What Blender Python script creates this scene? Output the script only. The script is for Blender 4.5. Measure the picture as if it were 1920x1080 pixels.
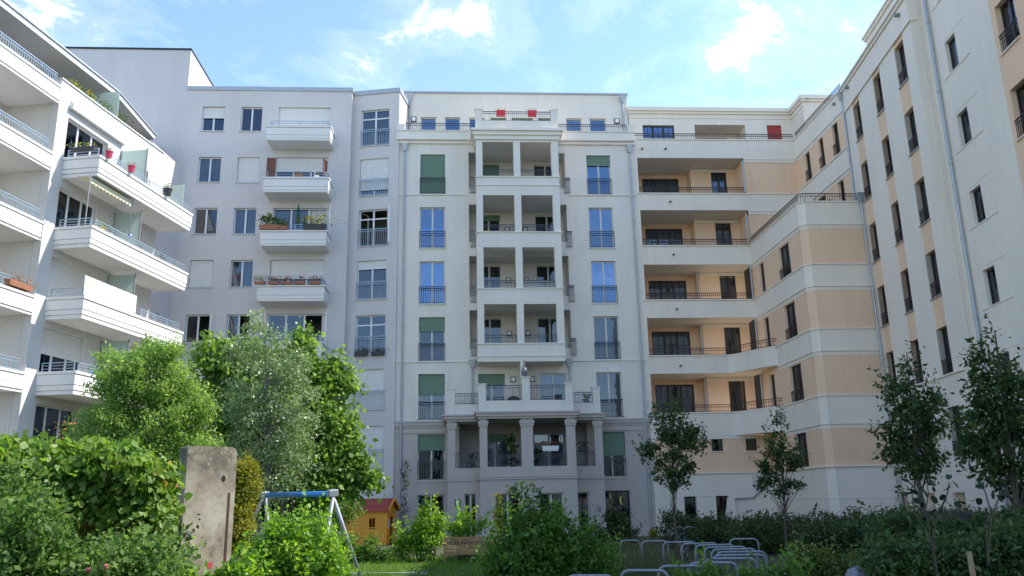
import bpy, math, random
import numpy as np
from mathutils import Vector, Matrix
for o in list(bpy.data.objects): bpy.data.objects.remove(o)
SC = bpy.context.scene
COL = SC.collection
rad = math.radians
random.seed(7); RNG = np.random.default_rng(11)

# ------------------------------------------------------------------ camera
EYE = Vector((0, 0, 1.9)); FPX = 1552.0
ROT = Matrix(((0.99806267, 0.00387326, -0.06209601), (-0.05915206, -0.25030663, -0.96635792), (-0.019286, 0.96815887, -0.24959259)))
cam_d = bpy.data.cameras.new('camera'); cam = bpy.data.objects.new('camera', cam_d); COL.objects.link(cam)
cam_d.sensor_width = 36; cam_d.lens = 36*FPX/1920; cam_d.clip_start = 0.1; cam_d.clip_end = 2000
cam.matrix_world = Matrix.Translation(EYE) @ ROT.to_4x4()
SC.camera = cam
def ray(px, py): return ROT @ Vector((px-960, -(py-540), -FPX))
def at(px, py, dist):
    """world point seen at a pixel of the photograph at a horizontal distance"""
    r = ray(px, py); h = math.hypot(r.x, r.y); return EYE + r*(dist/h)
def ground(px, py, z=0.0):
    r = ray(px, py); return EYE + r*((z-EYE.z)/r.z)

# ------------------------------------------------------------------ sky, sun, exposure
SUN_AZ, SUN_EL = rad(78), rad(49.0)
w = bpy.data.worlds.new('World'); SC.world = w; w.use_nodes = True
nt = w.node_tree; nt.nodes.clear()
def N(t, typ, **kw):
    n = t.nodes.new(typ)
    for k, v in kw.items():
        if k.startswith('i_'): n.inputs[k[2:].replace('_', ' ')].default_value = v
        else: setattr(n, k, v)
    return n
sky = N(nt, 'ShaderNodeTexSky', sky_type='NISHITA', sun_disc=False)
sky.sun_elevation = SUN_EL; sky.sun_rotation = SUN_AZ; sky.altitude = 50; sky.air_density = 1.0; sky.dust_density = 0.2; sky.ozone_density = 2.0
tc = N(nt, 'ShaderNodeTexCoord')
sep = N(nt, 'ShaderNodeSeparateXYZ'); nt.links.new(tc.outputs['Generated'], sep.inputs[0])
def M(t, op, a, b=None, c=None, clamp=False):
    n = t.nodes.new('ShaderNodeMath'); n.operation = op; n.use_clamp = clamp
    for i, x in enumerate((a, b, c)):
        if x is None: continue
        if isinstance(x, (int, float)): n.inputs[i].default_value = x
        else: t.links.new(x, n.inputs[i])
    return n.outputs[0]
zc = M(nt, 'MAXIMUM', sep.outputs['Z'], 0.03)
den = M(nt, 'ADD', zc, 0.12)
cx = M(nt, 'DIVIDE', sep.outputs['X'], den); cy = M(nt, 'DIVIDE', sep.outputs['Y'], den)
cmb = N(nt, 'ShaderNodeCombineXYZ'); nt.links.new(cx, cmb.inputs[0]); nt.links.new(cy, cmb.inputs[1])
n1 = N(nt, 'ShaderNodeTexNoise', i_Scale=3.6, i_Detail=10.0, i_Roughness=0.66, i_Distortion=0.5); nt.links.new(cmb.outputs[0], n1.inputs['Vector'])
n2 = N(nt, 'ShaderNodeTexNoise', i_Scale=0.8, i_Detail=2.0); nt.links.new(cmb.outputs[0], n2.inputs['Vector'])
dens = M(nt, 'ADD', M(nt, 'MULTIPLY_ADD', n1.outputs['Fac'], 2.1, -.55), M(nt, 'MULTIPLY', M(nt, 'SUBTRACT', n2.outputs['Fac'], 0.5), 0.35))
# a few cloud banks where the photograph has them (they join the general cover)
for px, py, sg, amp in ((775, 45, .05, .15), (860, 25, .04, .12), (745, 100, .03, .12), (1345, 95, .03, .18), (1385, 35, .04, .11), (1480, 5, .03, .09), (30, -10, .07, .38), (1000, 35, .04, .08), (1600, 25, .03, .10), (665, 138, .02, .06), (1110, 20, .03, .05)):
    d = ray(px, py).normalized()
    dn = N(nt, 'ShaderNodeVectorMath', operation='DOT_PRODUCT'); nt.links.new(tc.outputs['Generated'], dn.inputs[0]); dn.inputs[1].default_value = d
    q = M(nt, 'DIVIDE', M(nt, 'SUBTRACT', 1.0, dn.outputs['Value']), -sg*sg)
    dens = M(nt, 'ADD', dens, M(nt, 'MULTIPLY', M(nt, 'EXPONENT', q), amp))
mr = N(nt, 'ShaderNodeMapRange', interpolation_type='SMOOTHSTEP'); nt.links.new(dens, mr.inputs[0])
mr.inputs[1].default_value = 0.67; mr.inputs[2].default_value = 1.06; mr.inputs[3].default_value = 0.0; mr.inputs[4].default_value = 1.0
veil = N(nt, 'ShaderNodeMapRange'); nt.links.new(dens, veil.inputs[0])
veil.inputs[1].default_value = 0.46; veil.inputs[2].default_value = 0.80; veil.inputs[3].default_value = 0.0; veil.inputs[4].default_value = 0.13
fac = M(nt, 'MAXIMUM', mr.outputs[0], veil.outputs[0])
mix = N(nt, 'ShaderNodeMix', data_type='RGBA'); nt.links.new(fac, mix.inputs[0]); nt.links.new(sky.outputs[0], mix.inputs[6]); mix.inputs[7].default_value = (5.8, 5.9, 6.1, 1)
bg = N(nt, 'ShaderNodeBackground'); bg.inputs['Strength'].default_value = 0.12
nt.links.new(mix.outputs[2], bg.inputs['Color'])
wo = N(nt, 'ShaderNodeOutputWorld'); nt.links.new(bg.outputs[0], wo.inputs[0])
sd = bpy.data.lights.new('sun', 'SUN'); so = bpy.data.objects.new('sun', sd); COL.objects.link(so)
sd.energy = 2.6; sd.angle = rad(0.5); sd.color = (1.0, 0.95, 0.87)
sv = Vector((math.sin(SUN_AZ)*math.cos(SUN_EL), math.cos(SUN_AZ)*math.cos(SUN_EL), math.sin(SUN_EL)))
so.rotation_euler = sv.to_track_quat('Z', 'Y').to_euler(); so.location = (60, 20, 60)
SC.view_settings.view_transform = 'Standard'; SC.view_settings.look = 'None'; SC.view_settings.gamma = 1.0
SC.view_settings.use_curve_mapping = False; SC.view_settings.exposure = 1.6
SC.render.engine = 'CYCLES'; SC.cycles.max_bounces = 8; SC.cycles.transparent_max_bounces = 12

# ------------------------------------------------------------------ materials
def newmat(name):
    m = bpy.data.materials.new(name); m.use_nodes = True; t = m.node_tree
    return m, t, t.nodes['Principled BSDF']
def pos(t): return t.nodes.new('ShaderNodeNewGeometry').outputs['Position']
def noise(t, vec, scale, detail=4, rough=.55):
    n = N(t, 'ShaderNodeTexNoise', i_Scale=scale, i_Detail=detail, i_Roughness=rough); t.links.new(vec, n.inputs['Vector']); return n.outputs['Fac']
def scaled(t, vec, s):
    n = N(t, 'ShaderNodeVectorMath', operation='MULTIPLY'); t.links.new(vec, n.inputs[0]); n.inputs[1].default_value = s; return n.outputs[0]
def ramp(t, fac, stops):
    n = N(t, 'ShaderNodeValToRGB'); t.links.new(fac, n.inputs[0]); e = n.color_ramp.elements
    while len(e) < len(stops): e.new(.5)
    for i, (p, c) in enumerate(stops): e[i].position = p; e[i].color = (*c, 1)
    return n.outputs[0]
def mul(c, k): return tuple(x*k for x in c)
def plaster(name, c, var=.07, streak=.10, rough=.92, bump=.25, grain=60):
    m, t, b = newmat(name); p = pos(t)
    f = M(t, 'ADD', M(t, 'ADD', M(t, 'MULTIPLY', noise(t, p, .35, 5), .45), M(t, 'MULTIPLY', noise(t, p, 5, 5, .7), .25)), M(t, 'MULTIPLY', noise(t, p, 28, 3, .8), .30))
    col = ramp(t, f, [(.34, mul(c, 1-var*1.8)), (.5, c), (.66, mul(c, 1+var*1.3))])
    st = noise(t, scaled(t, p, (1.1, 1.1, .16)), 1.3, 8, .75)
    sc_ = ramp(t, st, [(.35, (1-streak, 1-streak, 1-streak*.8)), (.62, (1, 1, 1))])
    mx = N(t, 'ShaderNodeMix', data_type='RGBA', blend_type='MULTIPLY'); mx.inputs[0].default_value = 1
    t.links.new(col, mx.inputs[6]); t.links.new(sc_, mx.inputs[7]); t.links.new(mx.outputs[2], b.inputs['Base Color'])
    b.inputs['Roughness'].default_value = rough; b.inputs['Specular IOR Level'].default_value = .25
    bp = N(t, 'ShaderNodeBump', i_Strength=bump, i_Distance=.012)
    t.links.new(M(t, 'ADD', noise(t, p, grain, 3, .7), M(t, 'MULTIPLY', noise(t, p, 1.2, 3), 1.5)), bp.inputs['Height']); t.links.new(bp.outputs[0], b.inputs['Normal'])
    return m
def simple(name, c, rough=.5, metal=0, var=.08, scale=8, bump=0, spec=.5):
    m, t, b = newmat(name); p = pos(t)
    t.links.new(ramp(t, noise(t, p, scale, 5), [(.3, mul(c, 1-var)), (.7, mul(c, 1+var))]), b.inputs['Base Color'])
    b.inputs['Roughness'].default_value = rough; b.inputs['Metallic'].default_value = metal; b.inputs['Specular IOR Level'].default_value = spec
    if bump:
        bp = N(t, 'ShaderNodeBump', i_Strength=bump, i_Distance=.01); t.links.new(noise(t, p, scale*4, 4), bp.inputs['Height']); t.links.new(bp.outputs[0], b.inputs['Normal'])
    return m
def glass(name, ior=1.9, tint=(.75, .8, .82), rough=.015, wav=.07, gc=(.86, .93, 1)):
    m = bpy.data.materials.new(name); m.use_nodes = True; t = m.node_tree; t.nodes.clear()
    tr = N(t, 'ShaderNodeBsdfTransparent'); tr.inputs[0].default_value = (*tint, 1)
    gl = N(t, 'ShaderNodeBsdfGlossy'); gl.inputs['Roughness'].default_value = rough; gl.inputs['Color'].default_value = (*gc, 1)
    bp = N(t, 'ShaderNodeBump', i_Strength=wav, i_Distance=.05); t.links.new(noise(t, pos(t), 1.1, 2), bp.inputs['Height']); t.links.new(bp.outputs[0], gl.inputs['Normal'])
    fr = N(t, 'ShaderNodeFresnel', i_IOR=ior); mxs = N(t, 'ShaderNodeMixShader'); t.links.new(fr.outputs[0], mxs.inputs[0])
    t.links.new(tr.outputs[0], mxs.inputs[1]); t.links.new(gl.outputs[0], mxs.inputs[2])
    o = N(t, 'ShaderNodeOutputMaterial'); t.links.new(mxs.outputs[0], o.inputs[0]); return m
def frosted(name, c):
    m = bpy.data.materials.new(name); m.use_nodes = True; t = m.node_tree; t.nodes.clear()
    tr = N(t, 'ShaderNodeBsdfTransparent'); tr.inputs[0].default_value = (.86, .9, .89, 1)
    di = N(t, 'ShaderNodeBsdfTranslucent'); di.inputs[0].default_value = (*c, 1); df = N(t, 'ShaderNodeBsdfDiffuse'); df.inputs[0].default_value = (*c, 1)
    a = N(t, 'ShaderNodeMixShader'); a.inputs[0].default_value = .5; t.links.new(di.outputs[0], a.inputs[1]); t.links.new(df.outputs[0], a.inputs[2])
    b2 = N(t, 'ShaderNodeMixShader'); b2.inputs[0].default_value = .72; t.links.new(tr.outputs[0], b2.inputs[1]); t.links.new(a.outputs[0], b2.inputs[2])
    o = N(t, 'ShaderNodeOutputMaterial'); t.links.new(b2.outputs[0], o.inputs[0]); return m
def leafmat(name, stops, trans=.35, gloss=.35, seedscale=1.3):
    """stops: colours over the per-leaf tint (age and species variation), leaf lets light through"""
    m = bpy.data.materials.new(name); m.use_nodes = True; t = m.node_tree; t.nodes.clear()
    at_ = N(t, 'ShaderNodeAttribute', attribute_name='tint')
    f = M(t, 'ADD', M(t, 'MULTIPLY', at_.outputs['Fac'], .75), M(t, 'MULTIPLY', noise(t, pos(t), seedscale, 3), .35))
    c = ramp(t, f, stops)
    b = N(t, 'ShaderNodeBsdfPrincipled'); b.inputs['Roughness'].default_value = .55-.25*gloss; b.inputs['Specular IOR Level'].default_value = gloss
    t.links.new(c, b.inputs['Base Color'])
    tl = N(t, 'ShaderNodeBsdfTranslucent')
    hs = N(t, 'ShaderNodeHueSaturation', i_Hue=.49, i_Saturation=1.1, i_Value=1.9); t.links.new(c, hs.inputs['Color']); t.links.new(hs.outputs[0], tl.inputs[0])
    mx = N(t, 'ShaderNodeMixShader'); mx.inputs[0].default_value = trans; t.links.new(b.outputs[0], mx.inputs[1]); t.links.new(tl.outputs[0], mx.inputs[2])
    o = N(t, 'ShaderNodeOutputMaterial'); t.links.new(mx.outputs[0], o.inputs[0]); return m

MT = dict(
 white=plaster('white_plaster', (.63, .61, .58), .03, .05), balc=plaster('balcony_plaster', (.75, .73, .70), .03, .05), whitetrim=plaster('white_trim', (.60, .59, .58), .02, .06),
 grey=plaster('blue_grey_plaster', (.63, .59, .57), .035, .06), greytrim=plaster('pale_grey_trim', (.66, .65, .66), .03, .08),
 ctr=plaster('stone_white_plaster', (.78, .72, .635), .035, .08), ctrtrim=plaster('stone_white_trim', (.80, .74, .655), .03, .05),
 base=plaster('grey_brown_plaster', (.53, .465, .42), .05, .06), 
 cream=plaster('cream_plaster', (.83, .735, .62), .03, .07), creamtrim=plaster('cream_trim', (.84, .745, .635), .03, .05),
 orange=plaster('apricot_plaster', (.85, .582, .388), .04, .08),
 zinc=simple('zinc_sheet', (.42, .44, .46), .5, .5), bluerail=simple('light_blue_grey_metal', (.33, .42, .50), .45, .4), galv=simple('galvanised_steel', (.27, .285, .31), .55, .4, .25, 25),
 darkrail=simple('anthracite_metal', (.06, .065, .08), .5, .3), blackrail=simple('bronze_black_metal', (.035, .028, .028), .5, .2),
 upvc=simple('white_window_frame', (.75, .76, .76), .4), brownframe=simple('dark_brown_window_frame', (.022, .016, .018), .45),
 creamframe=simple('cream_window_frame', (.62, .60, .55), .45),
 shutw=simple('white_roller_shutter', (.72, .70, .67), .6), shutg=simple('green_blind_fabric', (.15, .24, .165), .75, 0, .06), shutr=simple('red_blind_fabric', (.42, .06, .05), .7),
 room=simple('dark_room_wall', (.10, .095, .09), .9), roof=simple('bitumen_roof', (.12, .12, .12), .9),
 glass=glass('window_glass', 1.75, (.6, .63, .66), gc=(.78, .86, 1)), glassb=glass('blue_reflecting_glass', 3.2, (.35, .42, .5), gc=(.48, .68, 1)), glassd=glass('dark_window_glass', 1.8, (.5, .5, .5)),  # gloss colours tinted blue to deepen the mirrored sky, most in glassb
 frost=frosted('frosted_glass', (.56, .66, .62)), curtain=simple('white_curtain_cloth', (.62, .63, .64), .9, 0, .05), bluecurtain=simple('blue_curtain_cloth', (.32, .40, .52), .9),
 wood=simple('red_brown_wood', (.16, .06, .035), .6, 0, .2, 12), black=simple('black_plastic', (.02, .02, .02), .5),
 soffit=plaster('soffit_plaster', (.70, .67, .63), .03, 0))

# ------------------------------------------------------------------ mesh helpers
def wmat(o):
    m = o.matrix_basis.copy()
    while o.parent: o = o.parent; m = o.matrix_basis @ m
    return m
SPLIT = {'cornice', 'coping', 'string_course', 'window_surround', 'terrace_parapet', 'attic_parapet', 'loggia_lining', 'privacy_screen', 'screen_post', 'awning_post', 'window_bars', 'paint_spot', 'painted_scribble', 'side_wall', 'hole', 'roof', 'terrace_deck', 'loggia_rear_wall', 'foot_plate', 'room_wall', 'stair_handrail', 'gable_trim', 'base_bay', 'apricot_wall'}
class MB:
    def __init__(s): s.v = []; s.f = []; s.m = []
    def quad(s, a, b, c, d, mi=0):
        n = len(s.v); s.v += [a, b, c, d]; s.f.append((n, n+1, n+2, n+3)); s.m.append(mi)
    def poly(s, pts, mi=0):
        n = len(s.v); s.v += list(pts); s.f.append(tuple(range(n, n+len(pts)))); s.m.append(mi)
    def hexa(s, p, mi=0):
        n = len(s.v); s.v += list(p)
        for f in ((0, 3, 2, 1), (4, 5, 6, 7), (0, 1, 5, 4), (1, 2, 6, 5), (2, 3, 7, 6), (3, 0, 4, 7)):
            s.f.append(tuple(n+i for i in f)); s.m.append(mi)
    def box(s, x0, x1, y0, y1, z0, z1, mi=0):
        s.hexa([(x0, y0, z0), (x1, y0, z0), (x1, y1, z0), (x0, y1, z0), (x0, y0, z1), (x1, y0, z1), (x1, y1, z1), (x0, y1, z1)], mi)
    def bar(s, a, b, wd, ht=None, mi=0):
        a = Vector(a); b = Vector(b); ht = wd if ht is None else ht
        d = (b-a).normalized(); u = d.cross(Vector((0, 0, 1)))
        u = Vector((1, 0, 0)) if u.length < 1e-3 else u.normalized(); v = u.cross(d).normalized()
        u = u*wd/2; v = v*ht/2
        s.hexa([tuple(a-u-v), tuple(a+u-v), tuple(a+u+v), tuple(a-u+v), tuple(b-u-v), tuple(b+u-v), tuple(b+u+v), tuple(b-u+v)], mi)
    def tube(s, pts, r, n=8, cap=True, mi=0):
        pts = [Vector(p) for p in pts]; rs = r if isinstance(r, (list, tuple)) else [r]*len(pts); base = len(s.v); ref = None
        for i, p in enumerate(pts):
            d = (pts[min(i+1, len(pts)-1)]-pts[max(i-1, 0)]).normalized()
            if ref is None: ref = d.orthogonal().normalized()
            ref = (ref-d*ref.dot(d)); ref = d.orthogonal().normalized() if ref.length < 1e-4 else ref.normalized()
            q = d.cross(ref)
            for k in range(n):
                a = 2*math.pi*k/n; s.v.append(tuple(p+(ref*math.cos(a)+q*math.sin(a))*rs[i]))
        for i in range(len(pts)-1):
            for k in range(n):
                a = base+i*n+k; b = base+i*n+(k+1) % n; s.f.append((a, b, b+n, a+n)); s.m.append(mi)
        if cap:
            s.f.append(tuple(base+k for k in reversed(range(n)))); s.m.append(mi)
            s.f.append(tuple(base+(len(pts)-1)*n+k for k in range(n))); s.m.append(mi)
    def lathe(s, prof, c=(0, 0, 0), n=14, mi=0):
        base = len(s.v)
        for r, z in prof:
            for k in range(n):
                a = 2*math.pi*k/n; s.v.append((c[0]+r*math.cos(a), c[1]+r*math.sin(a), c[2]+z))
        for i in range(len(prof)-1):
            for k in range(n):
                a = base+i*n+k; b = base+i*n+(k+1) % n; s.f.append((a, b, b+n, a+n)); s.m.append(mi)
        s.f.append(tuple(base+k for k in reversed(range(n)))); s.m.append(mi)
        s.f.append(tuple(base+(len(prof)-1)*n+k for k in range(n))); s.m.append(mi)
    def prism(s, outline, z0, z1, mi=0):
        n = len(outline)
        s.poly([(x, y, z0) for x, y in reversed(outline)], mi); s.poly([(x, y, z1) for x, y in outline], mi)
        for i in range(n):
            a = outline[i]; b = outline[(i+1) % n]; s.quad((*a, z0), (*b, z0), (*b, z1), (*a, z1), mi)
    def mesh(s, name, mats):
        me = bpy.data.meshes.new(name); me.from_pydata([tuple(v) for v in s.v], [], s.f)
        for m in (mats if isinstance(mats, (list, tuple)) else [mats]): me.materials.append(m)
        if any(s.m): me.polygons.foreach_set('material_index', s.m)
        me.update(); return me
    def split(s):
        par = list(range(len(s.v)))
        def fd(i):
            while par[i] != i: par[i] = par[par[i]]; i = par[i]
            return i
        for f in s.f:
            for k in f[1:]: par[fd(k)] = fd(f[0])
        isl = {}
        for i in range(len(s.v)): isl.setdefault(fd(i), []).append(i)
        ks = list(isl); A = np.array(s.v, float); bb = [(A[isl[k]].min(0)-.03, A[isl[k]].max(0)+.03) for k in ks]; g = list(range(len(ks)))
        def fg(i):
            while g[i] != i: i = g[i]
            return i
        for i in range(len(ks)):
            for j in range(i):
                if (bb[i][0] <= bb[j][1]).all() and (bb[j][0] <= bb[i][1]).all(): g[fg(i)] = fg(j)
        own = {k: fg(i) for i, k in enumerate(ks)}; out = {}
        for f, m in zip(s.f, s.m):
            o = out.setdefault(own[fd(f[0])], MB()); mp = o.__dict__.setdefault('mp', {})
            for i in f:
                if i not in mp: mp[i] = len(o.v); o.v.append(s.v[i])
            o.f.append(tuple(mp[i] for i in f)); o.m.append(m)
        return list(out.values())
    def build(s, name, mats, parent=None, smooth=False, bevel=0, kind=None, label=None):
        if name in SPLIT and parent is not None and len(s.v) < 4000:
            r = [q._build(name, mats, parent, smooth, bevel, kind, label) for q in s.split()]; return r[0]
        return s._build(name, mats, parent, smooth, bevel, kind, label)
    def _build(s, name, mats, parent=None, smooth=False, bevel=0, kind=None, label=None):
        if parent is not None:
            o = wmat(parent).inverted(); s.v = [tuple(o @ Vector(v)) for v in s.v]
        ob = link(name, s.mesh(name, mats), parent)
        if smooth: ob.data.polygons.foreach_set('use_smooth', [True]*len(ob.data.polygons))
        if bevel:
            md = ob.modifiers.new('bevel', 'BEVEL'); md.width = bevel; md.segments = 2; md.limit_method = 'ANGLE'
        if kind: ob['kind'] = kind
        if label: ob['label'] = label
        return ob
def link(name, data, parent=None, loc=None, rz=0):
    o = bpy.data.objects.new(name, data); COL.objects.link(o)
    if parent is not None: o.parent = parent
    if loc is not None: o.location = loc
    if rz: o.rotation_euler = (0, 0, rz)
    return o
def tag(o, label, cat, group=None):
    o['label'] = label; o['category'] = cat
    if group: o['group'] = group
    return o
def thing(name, label, cat, loc=(0, 0, 0), rz=0, group=None):
    o = bpy.data.objects.new(name, None); COL.objects.link(o); o.location = loc; o.rotation_euler = (0, 0, rz); o.empty_display_size = .2
    tag(o, label, cat, group)
    return o
def copy_tree(o, parent=None):
    c = o.copy(); COL.objects.link(c); c.parent = parent
    for ch in [x for x in KIDS.get(o.name, [])]: copy_tree(ch, c)
    return c
KIDS = {}
def index_kids():
    KIDS.clear()
    for o in bpy.data.objects:
        if o.parent: KIDS.setdefault(o.parent.name, []).append(o)

class Facade:
    """s runs left to right seen from outside, d outwards, z up"""
    def __init__(s, root, ox, oy, ang):
        s.root = root; s.a = rad(ang); s.o = Vector((ox, oy, 0)); s.U = Vector((math.cos(s.a), math.sin(s.a), 0)); s.I = Vector((-math.sin(s.a), math.cos(s.a), 0))
    def pt(s, x, d, z): return tuple(s.o+s.U*x-s.I*d+Vector((0, 0, z)))
    def box(s, mb, x0, x1, d0, d1, z0, z1, mi=0):
        P = s.pt; mb.hexa([P(x0, d1, z0), P(x1, d1, z0), P(x1, d0, z0), P(x0, d0, z0), P(x0, d1, z1), P(x1, d1, z1), P(x1, d0, z1), P(x0, d0, z1)], mi)
    def wall(s, mb, x0, x1, z0, z1, d=0, holes=(), t=.3, mi=0):
        P = s.pt; hs = [(max(a, x0), min(b, x1), max(c, z0), min(e, z1)) for a, b, c, e in holes]; hs = [h for h in hs if h[1]-h[0] > .001 and h[3]-h[2] > .001]
        xs = sorted(set([x0, x1]+[h[0] for h in hs]+[h[1] for h in hs])); zs = sorted(set([z0, z1]+[h[2] for h in hs]+[h[3] for h in hs]))
        for a, b in zip(xs, xs[1:]):
            for c, e in zip(zs, zs[1:]):
                mx_, mz_ = (a+b)/2, (c+e)/2
                if any(h[0] < mx_ < h[1] and h[2] < mz_ < h[3] for h in hs): continue
                mb.quad(P(a, d, c), P(b, d, c), P(b, d, e), P(a, d, e), mi)
                mb.quad(P(b, d-t, c), P(a, d-t, c), P(a, d-t, e), P(b, d-t, e), mi)
        for a, b, c, e in hs:
            mb.quad(P(a, d, c), P(a, d, e), P(a, d-t, e), P(a, d-t, c), mi); mb.quad(P(b, d, e), P(b, d, c), P(b, d-t, c), P(b, d-t, e), mi)
            mb.quad(P(a, d, e), P(b, d, e), P(b, d-t, e), P(a, d-t, e), mi); mb.quad(P(b, d, c), P(a, d, c), P(a, d-t, c), P(b, d-t, c), mi)
        for a in (x0, x1): mb.quad(P(a, d, z0), P(a, d, z1), P(a, d-t, z1), P(a, d-t, z0), mi)
        for c in (z0, z1): mb.quad(P(x0, d, c), P(x1, d, c), P(x1, d-t, c), P(x0, d-t, c), mi)
    def place(s, name, me, x, d, z, parent=None):
        loc = Vector(s.pt(x, d, z)); r = s.root
        return link(name, me, r, loc-r.location, s.a)

CACHE = {}
def cached(key, fn):
    if key not in CACHE: CACHE[key] = fn()
    return CACHE[key]
def m_frame(wd, h, n, mat, ft, mx, mz, transom):
    b = MB(); y0, y1 = 0, .07
    b.box(0, wd, y0, y1, 0, ft); b.box(0, wd, y0, y1, h-ft, h); b.box(0, ft, y0, y1, ft, h-ft); b.box(wd-ft, wd, y0, y1, ft, h-ft)
    lw = wd/n
    for i in range(1, n): b.box(i*lw-ft*.8, i*lw+ft*.8, y0-.01, y1, ft, h-ft)
    tz = h-transom if transom else None
    if tz: b.box(ft, wd-ft, y0-.006, y1, tz-ft*.7, tz+ft*.7)
    for i in range(n):
        xa, xb = i*lw+ft, (i+1)*lw-ft
        for k in range(1, mx): x = xa+(xb-xa)*k/mx; b.box(x-.016, x+.016, .01, .05, ft, h-ft)
        for k in range(1, mz): z = ft+(h-2*ft)*k/mz; b.box(xa, xb, .008, .052, z-.016, z+.016)
    return b.mesh('window_frame', mat)
def m_pane(w_, h_, mat):
    b = MB(); b.box(0, w_, .028, .036, 0, h_); return b.mesh('pane', mat)
def m_shutter(wd, h_, mat):
    b = MB(); n = max(2, int(h_/.08)); dz = h_/n
    for i in range(n):
        z = i*dz; b.quad((0, -.028, z), (wd, -.028, z), (wd, -.012, z+dz), (0, -.012, z+dz)); b.quad((0, -.012, z+dz), (wd, -.012, z+dz), (wd, -.028, z+dz), (0, -.028, z+dz))
    b.box(0, wd, -.04, -.005, -.05, 0); b.quad((0, 0, 0), (wd, 0, 0), (wd, 0, h_), (0, 0, h_))
    return b.mesh('roller_shutter', mat)
def m_curtain(wd, h_, mat, n):
    b = MB()
    ys = [.12+.03*math.sin(i*1.9)+.02*math.sin(i*.7+1) for i in range(n+1)]
    for i in range(n): b.quad((wd*i/n, ys[i], 0), (wd*(i+1)/n, ys[i+1], 0), (wd*(i+1)/n, ys[i+1], h_), (wd*i/n, ys[i], h_))
    return b.mesh('curtain', mat)
def m_rail(L, h, mat, sp=.115, th=.018, two=True, side=0, hor=0):
    b = MB(); b.box(0, L, -.02, .02, h-.03, h+.005)
    if hor:
        for k in range(1, hor): z = h*k/hor; b.box(0, L, -.012, .012, z-.012, z+.012)
        n = max(1, int(L/1.1))
        for i in range(n+1): x = .02+(L-.04)*i/n; b.box(x-.018, x+.018, -.018, .018, 0, h-.03)
    else:
        if two: b.box(0, L, -.014, .014, h-.15, h-.125)
        b.box(0, L, -.014, .014, .05, .075)
        n = max(2, int(L/sp))
        for i in range(n+1):
            x = .01+(L-.02)*i/n; b.box(x-th/2, x+th/2, -th/2, th/2, 0 if i in (0, n) else .05, h-.03)
    if side:
        for x in (0.012, L-.012): b.box(x-.012, x+.012, 0, side, h-.03, h-.005); b.box(x-.012, x+.012, 0, side, .05, .075)
    return b.mesh('railing', mat)
FR = dict(white=('upvc', .055), brown=('brownframe', .075), cream=('creamframe', .06))
def win(F, s0, s1, z0, z1, d=0, rec=.16, kind='white', n=2, shutter=0, sm='shutw', curtain=None, sill='greytrim', rail=None, rh=1.0, mx=1, mz=1, transom=0, gl='glass', cb=0, opened=None, siding=.06, raild=.04, name='window', label=None):
    wd, h = s1-s0, z1-z0; mat, ft = FR[kind]
    wd = round(wd, 3); h = round(h, 3)
    me = cached(('f', wd, h, n, kind, mx, mz, transom), lambda: m_frame(wd, h, n, MT[mat], ft, mx, mz, transom))
    o = F.place(name, me, s0, d-rec, z0)
    if label: o['label'] = label
    lw = wd/n; pw = round(lw-1.7*ft, 3)
    for i in range(n):
        if opened is not None and i in opened: 
            lf = cached(('leaf', pw, h, kind), lambda: m_frame(pw, round(h-2*ft, 3), 1, MT[mat], ft*.8, 1, 1, 0))
            e = link('casement', lf, o, (i*lw+(ft if opened[i] > 0 else lw-ft), .06, ft), rad(opened[i])); 
            continue
        link('pane', cached(('p', pw, h, gl), lambda: m_pane(pw, h-2*ft, MT[gl])), o, (i*lw+.85*ft, 0, ft))
    if shutter:
        sh = round(h*shutter, 3)
        link('roller_shutter' if sm == 'shutw' else 'fabric_blind', cached(('s', wd, sh, sm), lambda: m_shutter(wd-.02, sh, MT[sm])), o, (.01, -.03, h-sh))
    if curtain:
        link('curtain', cached(('c', wd, h, curtain), lambda: m_curtain(wd-.1, h-.1, MT[curtain], 26)), o, (.05, .02, .05))
    if sill:
        def ms():
            b = MB(); b.box(-.07, wd+.07, -.075-rec, 0, -.05, -.006); return b.mesh('sill', MT[sill])
        link('sill', cached(('sill', wd, rec, sill), ms), o, (0, 0, 0))
    if rail:
        link('railing', cached(('r', wd, rh, rail), lambda: m_rail(wd+.04, rh, MT[rail], side=0)), o, (-.02, -rec-raild, .0))
    return o
def railing(F, s0, s1, z, h, d, mat='blackrail', hor=0, sp=.115, parent=None, two=True):
    me = m_rail(round(s1-s0, 3), h, MT[mat], sp=sp, hor=hor, two=two); return F.place('railing', me, s0, d, z)
def rail_path(root, pts, z, h, mat, sp=.12, th=.016, name='railing'):
    b = MB()
    for a, c in zip(pts, pts[1:]):
        for zz, r in ((z+h, .035), (z+h-.13, .022), (z+.05, .022)): b.bar((*a, zz), (*c, zz), r)
        L = math.dist(a, c); n = max(1, int(L/sp))
        for i in range(n): q = (a[0]+(c[0]-a[0])*i/n, a[1]+(c[1]-a[1])*i/n); b.bar((*q, z), (*q, z+h), th)
    return b.build(name, MT[mat], root)
def downpipe(root, x, y, z0, z1, r=.055, hopper=True, name='downpipe'):
    b = MB(); b.tube([(x, y, z0), (x, y, z1)], r, 10)
    z = z0+2
    while z < z1-1: b.tube([(x, y, z), (x, y, z+.06)], r*1.35, 10); z += 3.1
    if hopper: b.hexa([(x-.09, y-.09, z1), (x+.09, y-.09, z1), (x+.09, y+.09, z1), (x-.09, y+.09, z1), (x-.19, y-.16, z1+.45), (x+.19, y-.16, z1+.45), (x+.19, y+.16, z1+.45), (x-.19, y+.16, z1+.45)])
    return b.build(name, MT['zinc'], root)
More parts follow.
